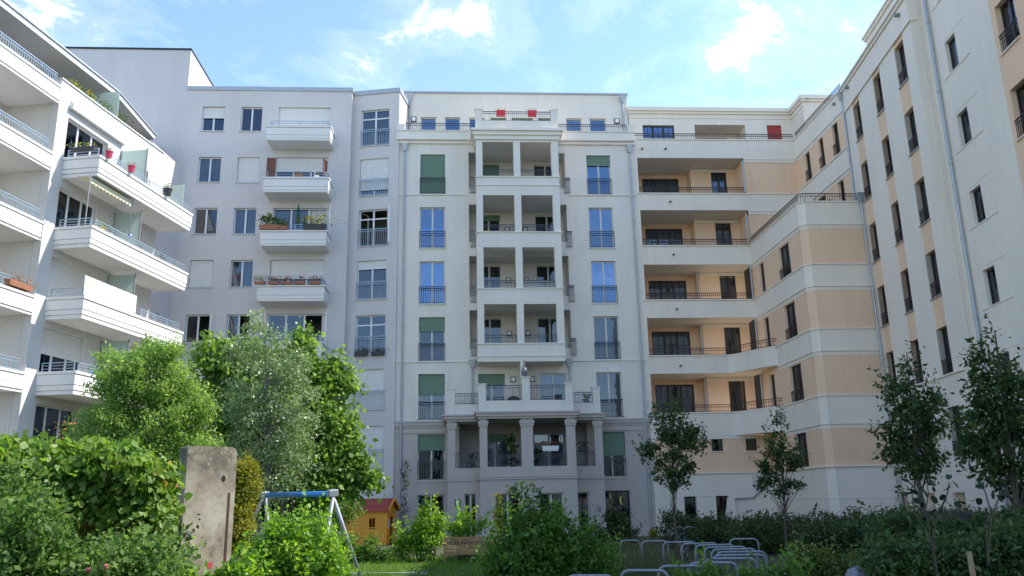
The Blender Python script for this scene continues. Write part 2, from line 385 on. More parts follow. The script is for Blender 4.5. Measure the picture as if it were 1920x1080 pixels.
# ================================================================== ground
g = MB(); g.quad((-400, -300, 0), (400, -300, 0), (400, 600, 0), (-400, 600, 0))
m, t, b = newmat('soil_and_weeds'); p = pos(t)
t.links.new(ramp(t, M(t, 'ADD', M(t, 'MULTIPLY', noise(t, p, .9, 6, .7), .6), M(t, 'MULTIPLY', noise(t, p, 14, 4, .7), .4)), [(.32, (.035, .028, .02)), (.5, (.05, .055, .025)), (.68, (.06, .085, .03))]), b.inputs['Base Color']); b.inputs['Roughness'].default_value = .95
MT['soil'] = m; g.build('ground', m, None, kind='structure')

# ================================================================== centre building
C = thing('apartment_building', 'stone white apartment block in the middle with stacked pillared loggias and green blinds', 'building', (3.3, 46, 0))
F = Facade(C, 0, 45, 0)
XL, XR = -3.55, 10.3
TOPS = [21.6, 18.33, 15.1, 11.87, 8.7, 5.45]; BOTS = [19.13, 15.88, 12.63, 9.4, 6.2, 3.05]
wl = (-2.3, -.87); wr = (7.43, 8.84)
holes = [(wl[0], wl[1], b_, t_) for b_, t_ in zip(BOTS, TOPS)] + [(wr[0], wr[1], b_, t_) for b_, t_ in zip(BOTS, TOPS)]
log_holes = [(.5, 6.15, 19.5, 21.73), (.5, 6.15, 16.25, 18.5), (.5, 6.15, 13.05, 15.4), (.5, 6.15, 10.05, 12.25)]
holes += log_holes + [(.95, 2.4, 6.2, 8.68), (4.35, 5.78, 6.2, 8.68)]
mb = MB(); F.wall(mb, XL, XR, 6.0, 22.3, 0, holes, .3)
for a, bq in ((XL, -3.4), ): pass
mb.build('wall', MT['ctr'], C)
mb = MB()
for (x0, x1, z0, z1) in log_holes:   # loggia rooms behind the openings: side walls, ceiling, floor, divider
    zf = z0-.45; zc_ = z1+.02
    for a, c_ in ((.22, .5), (6.15, 6.4)): F.box(mb, a, c_, -1.5, -.3, zf, zc_+.15)
    F.box(mb, .5, 6.15, -1.5, -.001-.3, zf-.15, zf); F.box(mb, .5, 6.15, -1.5, -.301, zc_, zc_+.2)
    F.box(mb, .92, 5.56, -.299, 1.2, zc_, zc_+.15)
    F.box(mb, 3.14, 3.32, -1.5, 1.25, zf, zc_)
    F.box(mb, .92, 5.56, -.299, 1.25, zf-.12, zf)
mb.build('loggia_lining', MT['soffit'], C)
mb = MB(); FB = Facade(C, 0, 46.5, 0); dh = []
for (x0, x1, z0, z1) in log_holes:
    dh += [(1.0, 2.36, z0-.45, z1-.12), (4.42, 5.85, z0-.45, z1-.12)]
FB.wall(mb, .22, 6.4, 9.3, 22, 0, dh, .25); mb.build('loggia_rear_wall', MT['ctr'], C)
for i, (x0, x1, z0, z1) in enumerate(log_holes):
    win(FB, 1.0, 2.36, z0-.45, z1-.12, kind='cream', sill=None, gl='glassd', rec=.1, shutter=(1, .12, 0, 0)[i], sm='shutg', curtain=(None, None, 'bluecurtain', 'curtain')[i], name='balcony_door')
    win(FB, 4.42, 5.85, z0-.45, z1-.12, kind='cream', sill=None, gl='glassd', rec=.1, curtain=('bluecurtain', None, None, 'curtain')[i], name='balcony_door')
    for x in (2.78, 3.84):
        q = MB(); FB.box(q, x-.15, x+.15, 0, .05, z1-1.2, z1-.88); q.build('wall_lamp', MT['black'], C)
        q = MB(); FB.box(q, x-.11, x+.11, .052, .09, z1-1.16, z1-.92); q.build('lamp_glass', MT['upvc'], C)
for side, (a, bq) in enumerate((wl, wr)):
    for i, (zb, zt) in enumerate(zip(BOTS, TOPS)):
        sh = ((1, 0, 0, .3, .43, .33), (.24, 0, 0, 0, 0, .5))[side][i]
        win(F, a, bq, zb, zt, kind='cream', shutter=sh, sm='shutg', sill='ctrtrim', rail='darkrail', rh=1.0, rec=.14, raild=.02,
            gl=('glassb' if i < 3 else 'glass'), curtain=('curtain' if (side == 1 and i in (3, )) else 'bluecurtain' if (side == 0 and i == 0) else None))
# two doors on the first terrace
win(F, .95, 2.4, 6.2, 8.68, kind='cream', shutter=.22, sm='shutg', sill=None, gl='glass', name='terrace_door'); win(F, 4.35, 5.78, 6.2, 8.68, kind='cream', sill=None, gl='glass', curtain='curtain', name='terrace_door')
for x in (2.85, 3.9):
    q = MB(); F.box(q, x-.15, x+.15, 0, .05, 8.2, 8.5); q.build('wall_lamp', MT['black'], C); q = MB(); F.box(q, x-.11, x+.11, .052, .09, 8.24, 8.46); q.build('lamp_glass', MT['upvc'], C)
# bay front
B = Facade(C, 0, 43.5, 0); mb = MB()
ops = []
for z0, z1 in ((19.58, 21.73), (16.3, 18.51), (13.08, 15.45), (10.04, 12.24)): ops += [(1.27, 3.03, z0, z1), (3.41, 5.19, z0, z1)]
B.wall(mb, .9, 5.59, 9.1, 21.86, 0, ops, .38)
for z0, z1 in ((9.1, 10.04), (12.24, 13.08), (15.45, 16.3), (18.51, 19.58), (21.73, 22.2)):   # side walls of the bay between the storeys
    for a, c_ in ((.9, 1.15), (5.34, 5.59)): B.box(mb, a, c_, -1.5, -.38, z0, z1)
B.box(mb, 1.15, 5.34, -1.49, -.381, 9.1, 9.3)
mb.build('loggia_bay', MT['ctr'], C)
mb = MB()
for z in (19.58, 16.3, 13.08, 10.04): B.box(mb, .84, 5.65, -1.55 if False else -.4, .06, z, z+.055)
for z in (19.08, 9.37): B.box(mb, .86, 5.63, -1.5, .05, z, z+.06)
B.box(mb, .8, 5.7, -1.5, .1, 21.86, 22.1); B.box(mb, .72, 5.78, -1.5, .2, 22.1, 22.32); B.box(mb, .62, 5.88, -1.5, .32, 22.32, 22.46)
mb.build('cornice', MT['ctrtrim'], C)
for z0 in (19.6, 16.32, 13.1, 10.06):
    for a, c_ in ((1.27, 3.03), (3.41, 5.19)): railing(B, a, c_, z0-.03, .55, -.2, 'darkrail')
    r_ = m_rail(1.1, 1.0, MT['darkrail']); 
    for x in (.55, 6.05): 
        o = link('railing', r_, C, Vector((x, 44.95, z0-.45))-C.location, 0); o.scale.x = .32
# attic balcony on the bay
mb = MB(); B.box(mb, .9, 5.6, -.3, 0, 22.46, 23.06); B.box(mb, .88, 1.27, -.35, .03, 22.46, 23.72); B.box(mb, 5.22, 5.62, -.35, .03, 22.46, 23.72)
for a, c_ in ((.9, 1.15), (5.34, 5.59)): B.box(mb, a, c_, -3.3, -.35, 22.46, 23.5)
B.box(mb, 1.15, 5.34, -3.3, -.301, 22.3, 22.5)
mb.build('attic_parapet', MT['ctr'], C)
mb = MB(); B.box(mb, .84, 1.31, -.39, .07, 23.72, 23.78); B.box(mb, 5.18, 5.66, -.39, .07, 23.72, 23.78); mb.build('coping', MT['ctrtrim'], C)
railing(B, 1.27, 5.22, 23.06, .62, -.12, 'darkrail')
# main cornice and terrace parapet
mb = MB()
for a, c_ in ((XL-.12, .9), (5.59, XR+.05)):
    F.box(mb, a, c_, -.3, .12, 22.24, 22.42); F.box(mb, a, c_, -.3, .28, 22.42, 22.6); F.box(mb, a, c_, -.3, .2, 22.6, 22.98); F.box(mb, a, c_, -.3, .26, 22.98, 23.03)
F.box(mb, XL-.12, XL+.3, -.3, .22, 23.03, 23.42); F.box(mb, XR-.35, XR+.06, -.3, .22, 23.03, 23.42)
for a, c_ in ((XL-.003, .35), (6.3, XR+.003)):
    F.box(mb, a, c_, -.2, .06, 19.05, 19.12)
for a, c_ in ((XL-.003, .9), (5.6, XR+.003)): F.box(mb, a, c_, -.2, .06, 9.33, 9.41)
mb.build('cornice', MT['ctrtrim'], C)
railing(F, XL+.3, .9, 23.03, .55, 0, 'darkrail'); railing(F, 5.6, XR-.35, 23.03, .55, 0, 'darkrail')
# window surrounds on the first floor
mb = MB()
for a, c_ in ((wl[0], wl[1]), (wr[0], wr[1])):
    F.box(mb, a-.16, a, 0, .03, 6.3, 8.86); F.box(mb, c_, c_+.16, 0, .03, 6.3, 8.86); F.box(mb, a, c_, 0, .03, 8.7, 8.86)
mb.build('window_surround', MT['ctrtrim'], C)
# penthouse
Pn = Facade(C, 0, 46.8, 0); ph = [(-2.4, -1.45), (-.92, .02), (.56, 1.5), (1.9, 2.85), (3.2, 4.5), (4.85, 5.7), (6.57, 7.54), (8.05, 9.06)]
mb = MB(); Pn.wall(mb, -3.35, 10.45, 22.3, 26.45, 0, [(a, c_, 22.5, 24.86) for a, c_ in ph], .3); Pn.box(mb, -3.35, 10.45, -4, -.31, 26.2, 26.44)
Pn.box(mb, 10.2, 10.45, -5, -.31, 22.3, 26.2); Pn.box(mb, -3.35, -3.1, -5, -.31, 22.3, 26.2); mb.build('penthouse_wall', MT['ctr'], C)
mb = MB(); Pn.box(mb, -3.42, 10.52, -4, .1, 26.45, 26.55); mb.build('roof_edge', MT['zinc'], C)
for i, (a, c_) in enumerate(ph): win(Pn, a, c_, 22.5, 24.86, kind='cream', n=1, sill=None, gl='glassb', shutter=(1 if i in (3, 4, 5) else 0), sm='shutg', curtain='curtain')
for x in (-2.82, 9.75):
    q = MB(); Pn.box(q, x-.16, x+.16, 0, .06, 24.5, 24.85); q.build('wall_lamp', MT['black'], C); q = MB(); Pn.box(q, x-.11, x+.11, .062, .1, 24.55, 24.8); q.build('lamp_glass', MT['upvc'], C)
downpipe(C, -3.05, 46.72, 23.0, 25.9); downpipe(C, 10.15, 46.72, 23.0, 25.9); downpipe(C, -3.2, 44.9, 0, 21.75); downpipe(C, 10.0, 44.9, 0, 21.75)
downpipe(C, .62, 44.9, 6.5, 9.0, .05); downpipe(C, 5.95, 44.9, 6.5, 9.0, .05)
# lower storeys: grey brown base with string course, outer bays and middle bay
mb = MB(); lh = [(wl[0], wl[1], .1, 2.32), (7.6, 8.95, 0, 2.35)]
F.wall(mb, XL, XR, 0, 5.98, .02, [(wl[0], wl[1], BOTS[5], TOPS[5]), (wr[0], wr[1], BOTS[5], TOPS[5]), (-.1, 6.8, 3.15, 5.95)]+lh, .32)
mb.build('base_wall', MT['base'], C)
W1 = Facade(C, 0, 43.6, 0); W0 = Facade(C, 0, 42.6, 0)
mb = MB()
for a, c_, dh_ in ((-.7, .94, [(.16, .78, .05, 2.32)]), (5.84, 7.4, [(5.92, 6.56, .05, 2.3)])):
    o_ = (-.3, .94, 3.6, 6.0) if a < 0 else (5.84, 6.96, 3.6, 6.0)
    W1.wall(mb, a, c_, 0, 6.0, 0, [o_]+dh_, .35)
    xs = a if a < 0 else c_-.3
    W1.box(mb, xs, xs+.3, -1.4, -.351, 0, 3.55); W1.box(mb, a, c_, -1.4, -.351, 2.95, 3.1); W1.box(mb, a, c_, -1.4, -.351, 6.0, 6.2)
W0.wall(mb, .94, 5.84, 0, 6.0, 0, [(1.33, 3.06, 3.6, 6.0), (3.66, 5.38, 3.6, 6.0), (1.68, 2.95, .05, 2.28), (3.88, 5.1, .05, 2.28)], .38)
for a in (.94, 5.59): W0.box(mb, a, a+.25, -1.0, -.381, 0, 3.6); W0.box(mb, a, a+.25, -1.0, -.381, 5.9, 6.0)
W0.box(mb, 1.19, 5.59, -2.4, -.381, 2.95, 3.1); W0.box(mb, 1.19, 5.59, -2.4, -.381, 6.001, 6.2)
mb.build('base_bay', MT['base'], C)
mb = MB(); R0 = Facade(C, 0, 46.2, 0); R0.wall(mb, -.4, 7.1, 3.0, 6.1, 0, [(1.1, 2.6, 3.1, 5.5), (4.0, 5.7, 3.1, 5.5)], .2); R0.box(mb, -.4, -.1, 0, .9, 3, 6.1); R0.box(mb, 6.8, 7.1, 0, .9, 3, 6.1); R0.box(mb, 3.25, 3.45, 0, 3.2, 3.1, 6.0); R0.box(mb, -.1, 6.8, 0, .9, 3.0, 3.1)
mb.build('loggia_rear_wall', MT['base'], C)
win(R0, 1.1, 2.6, 3.1, 5.5, kind='cream', sill=None, gl='glass', shutter=.16, sm='shutg', curtain='curtain', name='balcony_door'); win(R0, 4.0, 5.7, 3.1, 5.5, kind='cream', sill=None, gl='glass', curtain='curtain', name='balcony_door')
# capitals, string courses
mb = MB()
for Fx, a, c_ in ((W1, -.67, -.29), (W1, 6.96, 7.36), (W0, .94, 1.31), (W0, 3.06, 3.66), (W0, 5.38, 5.84)):
    Fx.box(mb, a-.05, c_+.05, -.2, .05, 5.62, 5.76); Fx.box(mb, a-.08, c_+.08, -.2, .08, 5.76, 5.9)
for k, (z0, z1, o_) in enumerate(((6.0, 6.12, .1), (6.12, 6.28, .2), (6.28, 6.36, .27))):
    W0.box(mb, .94-o_, 5.84+o_, -1.2, o_, z0, z1); W1.box(mb, -.7-o_, .94-o_-.002, -1.6, o_, z0-.03, z1-.04); W1.box(mb, 5.84+o_+.002, 7.4+o_, -1.6, o_, z0-.03, z1-.04)
    F.box(mb, XL-.04, -.7-o_-.002, -.1, o_*.6, z0-.2, z1-.2-.002); F.box(mb, 7.4+o_+.002, XR+.04, -.1, o_*.6, z0-.2, z1-.2-.002)
for z0, o_ in ((2.98, .07), (3.08, .04)): W0.box(mb, .94-o_, 5.84+o_, -1.0, o_, z0, z0+.07); W1.box(mb, -.7-o_, .86, -1.3, o_-.02, z0-.03, z0+.035); W1.box(mb, 5.93, 7.4+o_, -1.3, o_-.02, z0-.03, z0+.035)
F.box(mb, XL-.02, -.78, -.1, .07, 5.52, 5.62); F.box(mb, 7.5, XR+.02, -.1, .07, 5.52, 5.62)
mb.build('string_course', MT['base'], C)
# terrace parapet over the base
mb = MB()
W0.box(mb, .95, 5.8, -.3, 0, 6.36, 6.93)
for a, c_, z in ((.9, 1.29, 7.75), (3.14, 3.55, 8.1), (5.38, 5.78, 7.75)): W0.box(mb, a, c_, -.36, .04, 6.362, z)
for a, c_ in ((-.7, .93), (5.82, 7.35)): W1.box(mb, a, c_, -.26, 0, 6.3, 6.86)
for a in (-.7, 6.97): W1.box(mb, a, a+.39, -.3, .03, 6.3, 7.66)
F.box(mb, -.7, -.45, -.0, 1.1, 6.3, 6.86); F.box(mb, 7.1, 7.35, -.0, 1.1, 6.3, 6.86); F.box(mb, 3.16, 3.4, 0, 1.55, 6.3, 9.1)
mb.build('terrace_parapet', MT['ctr'], C)
mb = MB()
for a, c_, z in ((.9, 1.29, 7.75), (3.14, 3.55, 8.1), (5.38, 5.78, 7.75)): W0.box(mb, a-.05, c_+.05, -.4, .08, z, z+.06)
for a in (-.7, 6.97): W1.box(mb, a-.05, a+.44, -.34, .07, 7.66, 7.72)
mb.build('coping', MT['ctrtrim'], C)
railing(W0, 1.29, 3.14, 6.93, .8, -.15, 'darkrail'); railing(W0, 3.55, 5.38, 6.93, .8, -.15, 'darkrail'); railing(W1, -.3, .9, 6.86, .6, -.12, 'darkrail'); railing(W1, 5.82, 6.97, 6.86, .6, -.12, 'darkrail')
railing(W1, -.29, .94, 3.62, .75, -.2, 'darkrail'); railing(W1, 5.84, 6.96, 3.62, .75, -.2, 'darkrail'); railing(W0, 1.31, 3.06, 3.62, .6, -.25, 'darkrail'); railing(W0, 3.66, 5.38, 3.62, .6, -.25, 'darkrail')
# ground floor windows and doors
win(F, wl[0], wl[1], .1, 2.32, d=.02, kind='cream', gl='glass', sill=None); win(W1, .16, .78, .05, 2.32, n=2, kind='cream', sill=None, gl='glassd', name='garden_door')
win(W0, 1.68, 2.95, .05, 2.28, kind='cream', sill=None, gl='glassd', name='garden_door'); win(W0, 3.88, 5.1, .05, 2.28, kind='cream', sill=None, gl='glassd', name='garden_door'); win(W1, 5.92, 6.56, .05, 2.3, n=1, kind='cream', sill=None, gl='glassd', name='garden_door')
win(F, 7.6, 8.95, 0.02, 2.35, d=.02, kind='brown', sill=None, gl='glassd', name='garden_door', label='dark glazed entrance door with yellow moon ornaments')
q = MB(); W1.box(q, -.33, -.03, 0, .05, 1.7, 2.05); q.build('wall_lamp', MT['black'], C); q = MB(); W1.box(q, -.28, -.08, .052, .09, 1.75, 2.0); q.build('lamp_glass', MT['upvc'], C)
# dark rooms behind the windows, roofs and the solid rear
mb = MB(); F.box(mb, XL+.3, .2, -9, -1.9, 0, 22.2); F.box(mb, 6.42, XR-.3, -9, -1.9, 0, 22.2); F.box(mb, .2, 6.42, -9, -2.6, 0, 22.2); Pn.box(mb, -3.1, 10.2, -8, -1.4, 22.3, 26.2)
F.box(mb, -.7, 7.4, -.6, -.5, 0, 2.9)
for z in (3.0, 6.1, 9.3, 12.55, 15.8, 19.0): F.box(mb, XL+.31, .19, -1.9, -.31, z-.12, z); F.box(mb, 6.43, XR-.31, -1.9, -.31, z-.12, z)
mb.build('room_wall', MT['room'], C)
mb = MB(); F.box(mb, XL, XR, -9, -.31, 22.22, 22.28); mb.build('terrace_deck', MT['roof'], C)
mb = MB(); F.box(mb, XL, XL+.25, -9, -.301, 0, 22.2); F.box(mb, XR-.25, XR, -9, -.301, 0, 22.2); mb.build('side_wall', MT['ctr'], C)
# chrome wall lamp hood on the middle pier
q = MB(); q.tube([(3.3, 42.9, 8.05), (3.3, 42.9, 8.35), (3.3, 42.7, 8.55), (3.3, 42.45, 8.5), (3.3, 42.38, 8.3)], [.13, .14, .14, .13, .11], 12); q.build('lamp_hood', MT['galv'], C, smooth=True)
q = MB(); q.tube([(3.3, 43.0, 8.4), (3.3, 43.0, 9.1)], .035, 8); q.build('lamp_pole', MT['galv'], C)

# ================================================================== grey building
Gb = thing('apartment_building', 'blue grey apartment block with white roller shutters and four projecting balconies', 'building', (-10, 46, 0))
F = Facade(Gb, 0, 45, 0)
GT = [24.52, 21.36, 18.27, 15.2, 12.1, 9.0, 5.9]; cols = ((-14.93, -13.66), (-12.73, -11.5)); cw = (-10.57, -7.58)
holes = [(a, c_, z-1.55, z) for a, c_ in cols for z in GT]+[(cw[0], cw[1], z-2.35, z) for z in GT]
mb = MB(); F.wall(mb, -23.3, -6.35, 0, 25.55, 0, holes, .3)
F.wall(mb, -23.3, -15.88, 25.551, 28.15, 0, [], .3); F.box(mb, -16.18, -15.88, -8, -.301, 25.55, 28.15)
F.box(mb, -6.65, -6.35, -1.2, -.301, 0, 25.55)
mb.build('wall', MT['grey'], Gb)
mb = MB(); F.box(mb, -15.87, -6.28, -8, .06, 25.55, 25.8); mb.build('roof_edge', MT['zinc'], Gb)
mb = MB(); F.box(mb, -23.4, -15.83, -8, .06, 28.15, 28.25); mb.build('roof_edge', MT['black'], Gb)
SHUT = {(0, 0): .42, (0, 1): 0, (1, 0): 0, (1, 1): .95, (2, 0): 0, (2, 1): 0, (3, 0): 1, (3, 1): 0, (4, 0): 0, (4, 1): 0}
for i, z in enumerate(GT[:6]):
    for j, (a, c_) in enumerate(cols):
        op = {1: -60} if (i == 4) else None
        win(F, a, c_, z-1.55, z, kind='white', shutter=SHUT.get((i, j), .5), curtain=('bluecurtain' if (i, j) in ((1, 0), ) else 'curtain' if (i, j) in ((2, 1), (3, 1)) else None), opened=({0: 0, 1: -70} if i == 4 else None) if i != 4 else {1: -70}, rec=.17)
    win(F, cw[0], cw[1], z-2.35, z, kind='white', n=3, shutter=(.98, .35, 0, .45, 0, 0)[i], sill=None, opened=({2: -70} if i in (2, 4) else None), curtain=('curtain' if i == 2 else None), gl='glass', name='balcony_door')
# balconies
for i, z in enumerate((21.8, 18.7, 15.6, 12.5, 9.4, 6.3)):
    z1 = z+.87; mb = MB()
    def ring(lo, hi, o_):   # trapezoid parapet: wider at the wall
        xa, xb, ya = -10.86-o_, -7.3+o_, 43.6-o_
        return xa, xb, ya
    P0 = lambda x, y, z_: (x, y, z_)
    for (za, zb, o_) in ((z, z+.12, -.03), (z+.12, z+.30, 0), (z+.30, z+.33, -.04), (z+.33, z1-.12, 0), (z1-.12, z1-.09, -.03), (z1-.09, z1, .05)):
        xa, xb, ya = -10.86-o_, -7.3+o_, 43.6-o_
        mb.box(xa, xb, ya, ya+.18, za, zb); mb.box(xa, xa+.18, ya+.181, 44.999, za, zb); mb.box(xb-.18, xb, ya+.181, 44.999, za, zb)
    mb.box(-10.66, -7.5, 43.8, 44.999, z+.02, z+.2)
    ob = mb.build('balcony', MT['balc'], Gb)
    me = m_rail(3.1, .42, MT['bluerail'], hor=3); F.place('railing', me, -10.6, 1.15, z1)
    me = cached('grail_side', lambda: m_rail(1.1, .42, MT['bluerail'], hor=3)); o = link('railing', me, Gb, Vector((-7.45, 43.8, z1))-Gb.location, rad(90)); o = link('railing', me, Gb, Vector((-10.7, 43.8, z1))-Gb.location, rad(90))
# angled section
A0 = Vector((-6.35, 45.45)); A1 = Vector((-3.55, 44.87)); ang = math.degrees(math.atan2(A1.y-A0.y, A1.x-A0.x)); LA = (A1-A0).length
FA = Facade(Gb, A0.x, A0.y, ang); wa = (.56, 2.26)
wz = [(22.2, 24.5), (19.1, 21.38), (16.05, 18.25), (12.95, 15.2), (9.82, 12.05), (6.85, 9.02), (3.7, 5.95), (.7, 2.9)]
mb = MB(); FA.wall(mb, 0, LA, 0, 25.5, 0, [(wa[0], wa[1], a, c_) for a, c_ in wz], .3); FA.box(mb, LA-.3, LA, -4, -.301, 0, 25.5)
mb.build('wall', MT['grey'], Gb)
mb = MB(); FA.box(mb, -.03, LA+.06, -4, .06, 25.5, 25.78); mb.build('roof_edge', MT['zinc'], Gb)
for i, (a, c_) in enumerate(wz):
    win(FA, wa[0], wa[1], a, c_, kind='white', shutter=(0, .82, 0, .2, 0, 1, 1, .6)[i], transom=(.55 if i in (0, 2, 4) else 0), curtain=('curtain' if i == 0 else None), rail='bluerail', rh=1.02, rec=.14, raild=.03, opened=({0: 70, 1: -70} if i == 2 else None))
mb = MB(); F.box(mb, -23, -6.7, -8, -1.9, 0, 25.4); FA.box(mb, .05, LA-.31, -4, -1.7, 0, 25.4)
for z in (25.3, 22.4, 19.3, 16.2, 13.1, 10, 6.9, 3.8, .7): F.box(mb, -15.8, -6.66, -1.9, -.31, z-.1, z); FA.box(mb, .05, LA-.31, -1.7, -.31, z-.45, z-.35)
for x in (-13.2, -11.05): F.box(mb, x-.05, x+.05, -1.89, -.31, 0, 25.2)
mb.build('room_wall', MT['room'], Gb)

# ================================================================== orange building
Ob = thing('apartment_building', 'cream and apricot apartment block on the right with long loggias and a rounded balcony', 'building', (16, 44, 0))
F = Facade(Ob, 0, 45, 0)
BAND = [(21.45, 22.6), (18.17, 19.17), (14.87, 15.96), (11.74, 12.74), (8.58, 9.55), (5.16, 6.38)]
mc = MB(); mo = MB(); mt_ = MB()
def band(Fx, a, c_, z0, z1, d=0, t=.25, mould=True, e0=0, e1=0):
    Fx.box(mc, a, c_, d-t, d+.03, z0, z1); Fx.box(mt_, a-e0*.07, c_+e1*.07, d-t-.04, d+.09, z1, z1+.06)
    if mould: Fx.box(mt_, a, c_, d-.2, d+.07, z0-.09, z0-.002); Fx.box(mc, a, c_, d-.2, d+.015, z0-.27, z0-.092)
CURV = []
for k in range(13):   # the rounded balcony front between the back wall and the side of the bay
    u = k/12; e = u*u*(3-2*u); CURV.append((14.85+1.9*u, 45-2.6*e))
for i, (z0, z1) in enumerate(BAND):
    if i < 3: band(F, 10.35, 20.1 if i < 2 else 16.75, z0, z1, mould=False)
    elif i == 3: band(F, 10.35, 16.75, z0, z1, mould=False)
    else:
        band(F, 10.35, 14.85, z0, z1, mould=False)
        for (xa, ya), (xb, yb) in zip(CURV, CURV[1:]):
            mc.hexa([(xa, ya-.03, z0), (xb, yb-.03, z0), (xb, yb+.2, z0), (xa, ya+.2, z0), (xa, ya-.03, z1), (xb, yb-.03, z1), (xb, yb+.2, z1), (xa, ya+.2, z1)])
            mt_.hexa([(xa, ya-.09, z1), (xb, yb-.09, z1), (xb, yb+.22, z1), (xa, ya+.22, z1), (xa, ya-.09, z1+.06), (xb, yb-.09, z1+.06), (xb, yb+.22, z1+.06), (xa, ya+.22, z1+.06)])
        mc.prism([(a, b_+.19) for a, b_ in CURV]+[(16.7, 45), (14.85, 45.24)], z0+.02, z0+.3)
    F.box(mc, 10.36, 16.84, -3.0, -.251, z0+.02, z0+.28)      # loggia slab
# apricot wall panels right of the loggias, upper two floors
for z0, z1 in ((19.17, 21.45), (15.96, 18.17)):
    mo_h = []; F.wall(mo, 16.86, 20.1, z0+.061, z1, 0, mo_h, .3)
for z0 in (21.45, 18.17): F.box(mt_, 16.86, 20.04, -.2, .07, z0-.09, z0-.002); F.box(mc, 16.86, 20.04, -.2, .04, z0-.27, z0-.092)
# loggia back walls
F1 = Facade(Ob, 0, 47.6, 0); F2 = Facade(Ob, 0, 46.7, 0)
FL = [18.75, 15.5, 12.3, 9.1, 5.9]; CL = [21.45, 18.17, 14.87, 11.74, 8.58]
F1.wall(mo, 10.35, 14.1, 5.9, 21.45, 0, [(11.3, 13.6, fz+.02, cz-.25) for fz, cz in zip(FL, CL)], .25)
F2.wall(mo, 14.1, 16.9, 5.9, 21.45, 0, [(15.38, 16.35, fz+.02, cz-.15) for fz, cz in zip(FL, CL)], .25); F2.box(mo, 14.1, 14.3, -.9, -.251, 5.9, 21.45)
for i, (fz, cz) in enumerate(zip(FL, CL)):
    win(F1, 11.3, 13.6, fz+.02, cz-.25, n=3, kind='brown', mx=2, mz=3, sill=None, curtain=('curtain' if i in (0, 1, 2, 3) else None), gl='glass', rec=.1, name='balcony_door')
    win(F2, 15.38, 16.35, fz+.02, cz-.15, n=2, kind='brown', mx=1, mz=1, sill=None, gl='glass', rec=.1, curtain=('bluecurtain' if i == 0 else None), name='balcony_door')
    railing(F, 10.4, 16.84 if i < 3 else 14.85, BAND[i+1][1]+.06, .42, -.1)
for z0, z1 in ((9.55, 0), (6.38, 0)): rail_path(Ob, CURV, z0+.06, .42, 'blackrail')
railing(F, 10.4, 20.1, 22.66, .42, -.1)
for z in FL: downz = z
F.box(mc, 10.3, 10.46, -2.6, .02, 0, 22.6); F.box(mo, 16.861, 17.1, -1.7, -.31, 15.9, 21.45)
for i, cz in enumerate(CL): F2.box(mc, 14.11, 16.85, -.0, .06, cz-.22, cz)
# lower part at the back: apricot strip with two small windows, white plinth with cellar doors
sw = [(13.6, 14.25, 4.33, 5.09), (15.5, 16.15, 4.33, 5.09)]
F.wall(mo, 10.46, 16.75, 3.2, 5.16, -.02, sw, .3)
F.box(mc, 10.46, 16.75, -.2, .02, 4.98, 5.158)
for a, c_, z0, z1 in sw: win(F, a, c_, z0, z1, d=-.02, n=1, kind='brown', sill='creamtrim', gl='glassd', name='window')
F.wall(mc, 10.46, 16.75, 0, 3.14, .01, [(11.88, 12.55, 0, 1.97), (13.6, 14.3, 0, 1.97)], .35); F.box(mt_, 10.46, 16.75, -.2, .1, 3.141, 3.2); F.box(mt_, 10.46, 11.86, 0, .03, 1.97, 2.0); F.box(mt_, 12.57, 13.58, 0, .03, 1.97, 2.0)
for a in (11.88, 13.6): win(F, a, a+.68, 0, 1.97, n=1, kind='brown', sill=None, gl='glassd', rec=.25, name='cellar_door')
q = MB(); F.box(q, 14.33, 16.6, .012, .05, 1.8, 1.84) if False else None
q.bar((14.5, 44.9, 1.8), (15.6, 44.9, 1.83), .07); q.bar((15.6, 44.9, 1.83), (16.7, 44.9, 2.75), .07); q.bar((15.7, 44.9, 2.35), (16.7, 44.9, 3.1), .06); q.build('stair_handrail', MT['galv'], Ob)
b_ = MB(); b_.hexa([(13.85, 44.86, 0), (14.6, 44.86, 0), (14.6, 44.96, 0), (13.85, 44.96, 0), (14.2, 44.86, 1.86), (14.6, 44.86, 1.86), (14.6, 44.96, 1.86), (14.2, 44.96, 1.86)]); b_.build('stair_flank', MT['creamtrim'], Ob)
# bay: side wall, bevelled corner, front
FS = Facade(Ob, 16.75, 45, -90); FF = Facade(Ob, 0, 37.7, 0); CH = .3; LS = 7.3
bz = [(14.87, 15.96), (11.74, 12.74), (8.58, 9.55), (5.16, 6.38)]
sideW = [(4.15, 5.5, 12.78, 14.5), (4.1, 5.45, 9.62, 11.4), (4.0, 5.4, 6.45, 8.25), (3.8, 5.15, 3.25, 5.1)]
sideN = [(1.15, 1.85, 12.78, 14.5), (1.1, 1.8, 9.62, 11.4), (1.1, 1.8, 5.95, 8.25)]
FC = Facade(Ob, 16.75, 45-LS+CH, -45); LC = CH*math.sqrt(2)
FS.wall(mo, 0, LS-CH, 3.2, 14.87, 0, sideW+sideN, .3); FF.wall(mo, 16.75+CH, 20.0, 3.2, 14.87, 0, [], .3); FC.wall(mo, 0, LC, 3.2, 14.87, 0, [], .2)
for i, (z0, z1) in enumerate(bz):
    s0 = 0 if i < 2 else 2.6
    band(FS, s0, LS-CH, z0, z1); band(FC, 0, LC, z0, z1); band(FF, 16.75+CH, 20.0, z0, z1)
    FS.box(mc, s0, LS-CH, .031, .034, z0, z1)
for Fx, a, c_ in ((FS, 0, LS-CH), (FC, 0, LC), (FF, 16.75+CH, 20.0)): Fx.wall(mc, a, c_, 0, 3.14, .01, [], .3); Fx.box(mt_, a, c_, -.2, .1, 3.141, 3.2); Fx.box(mt_, a, c_, 0, .03, 1.75, 1.79)
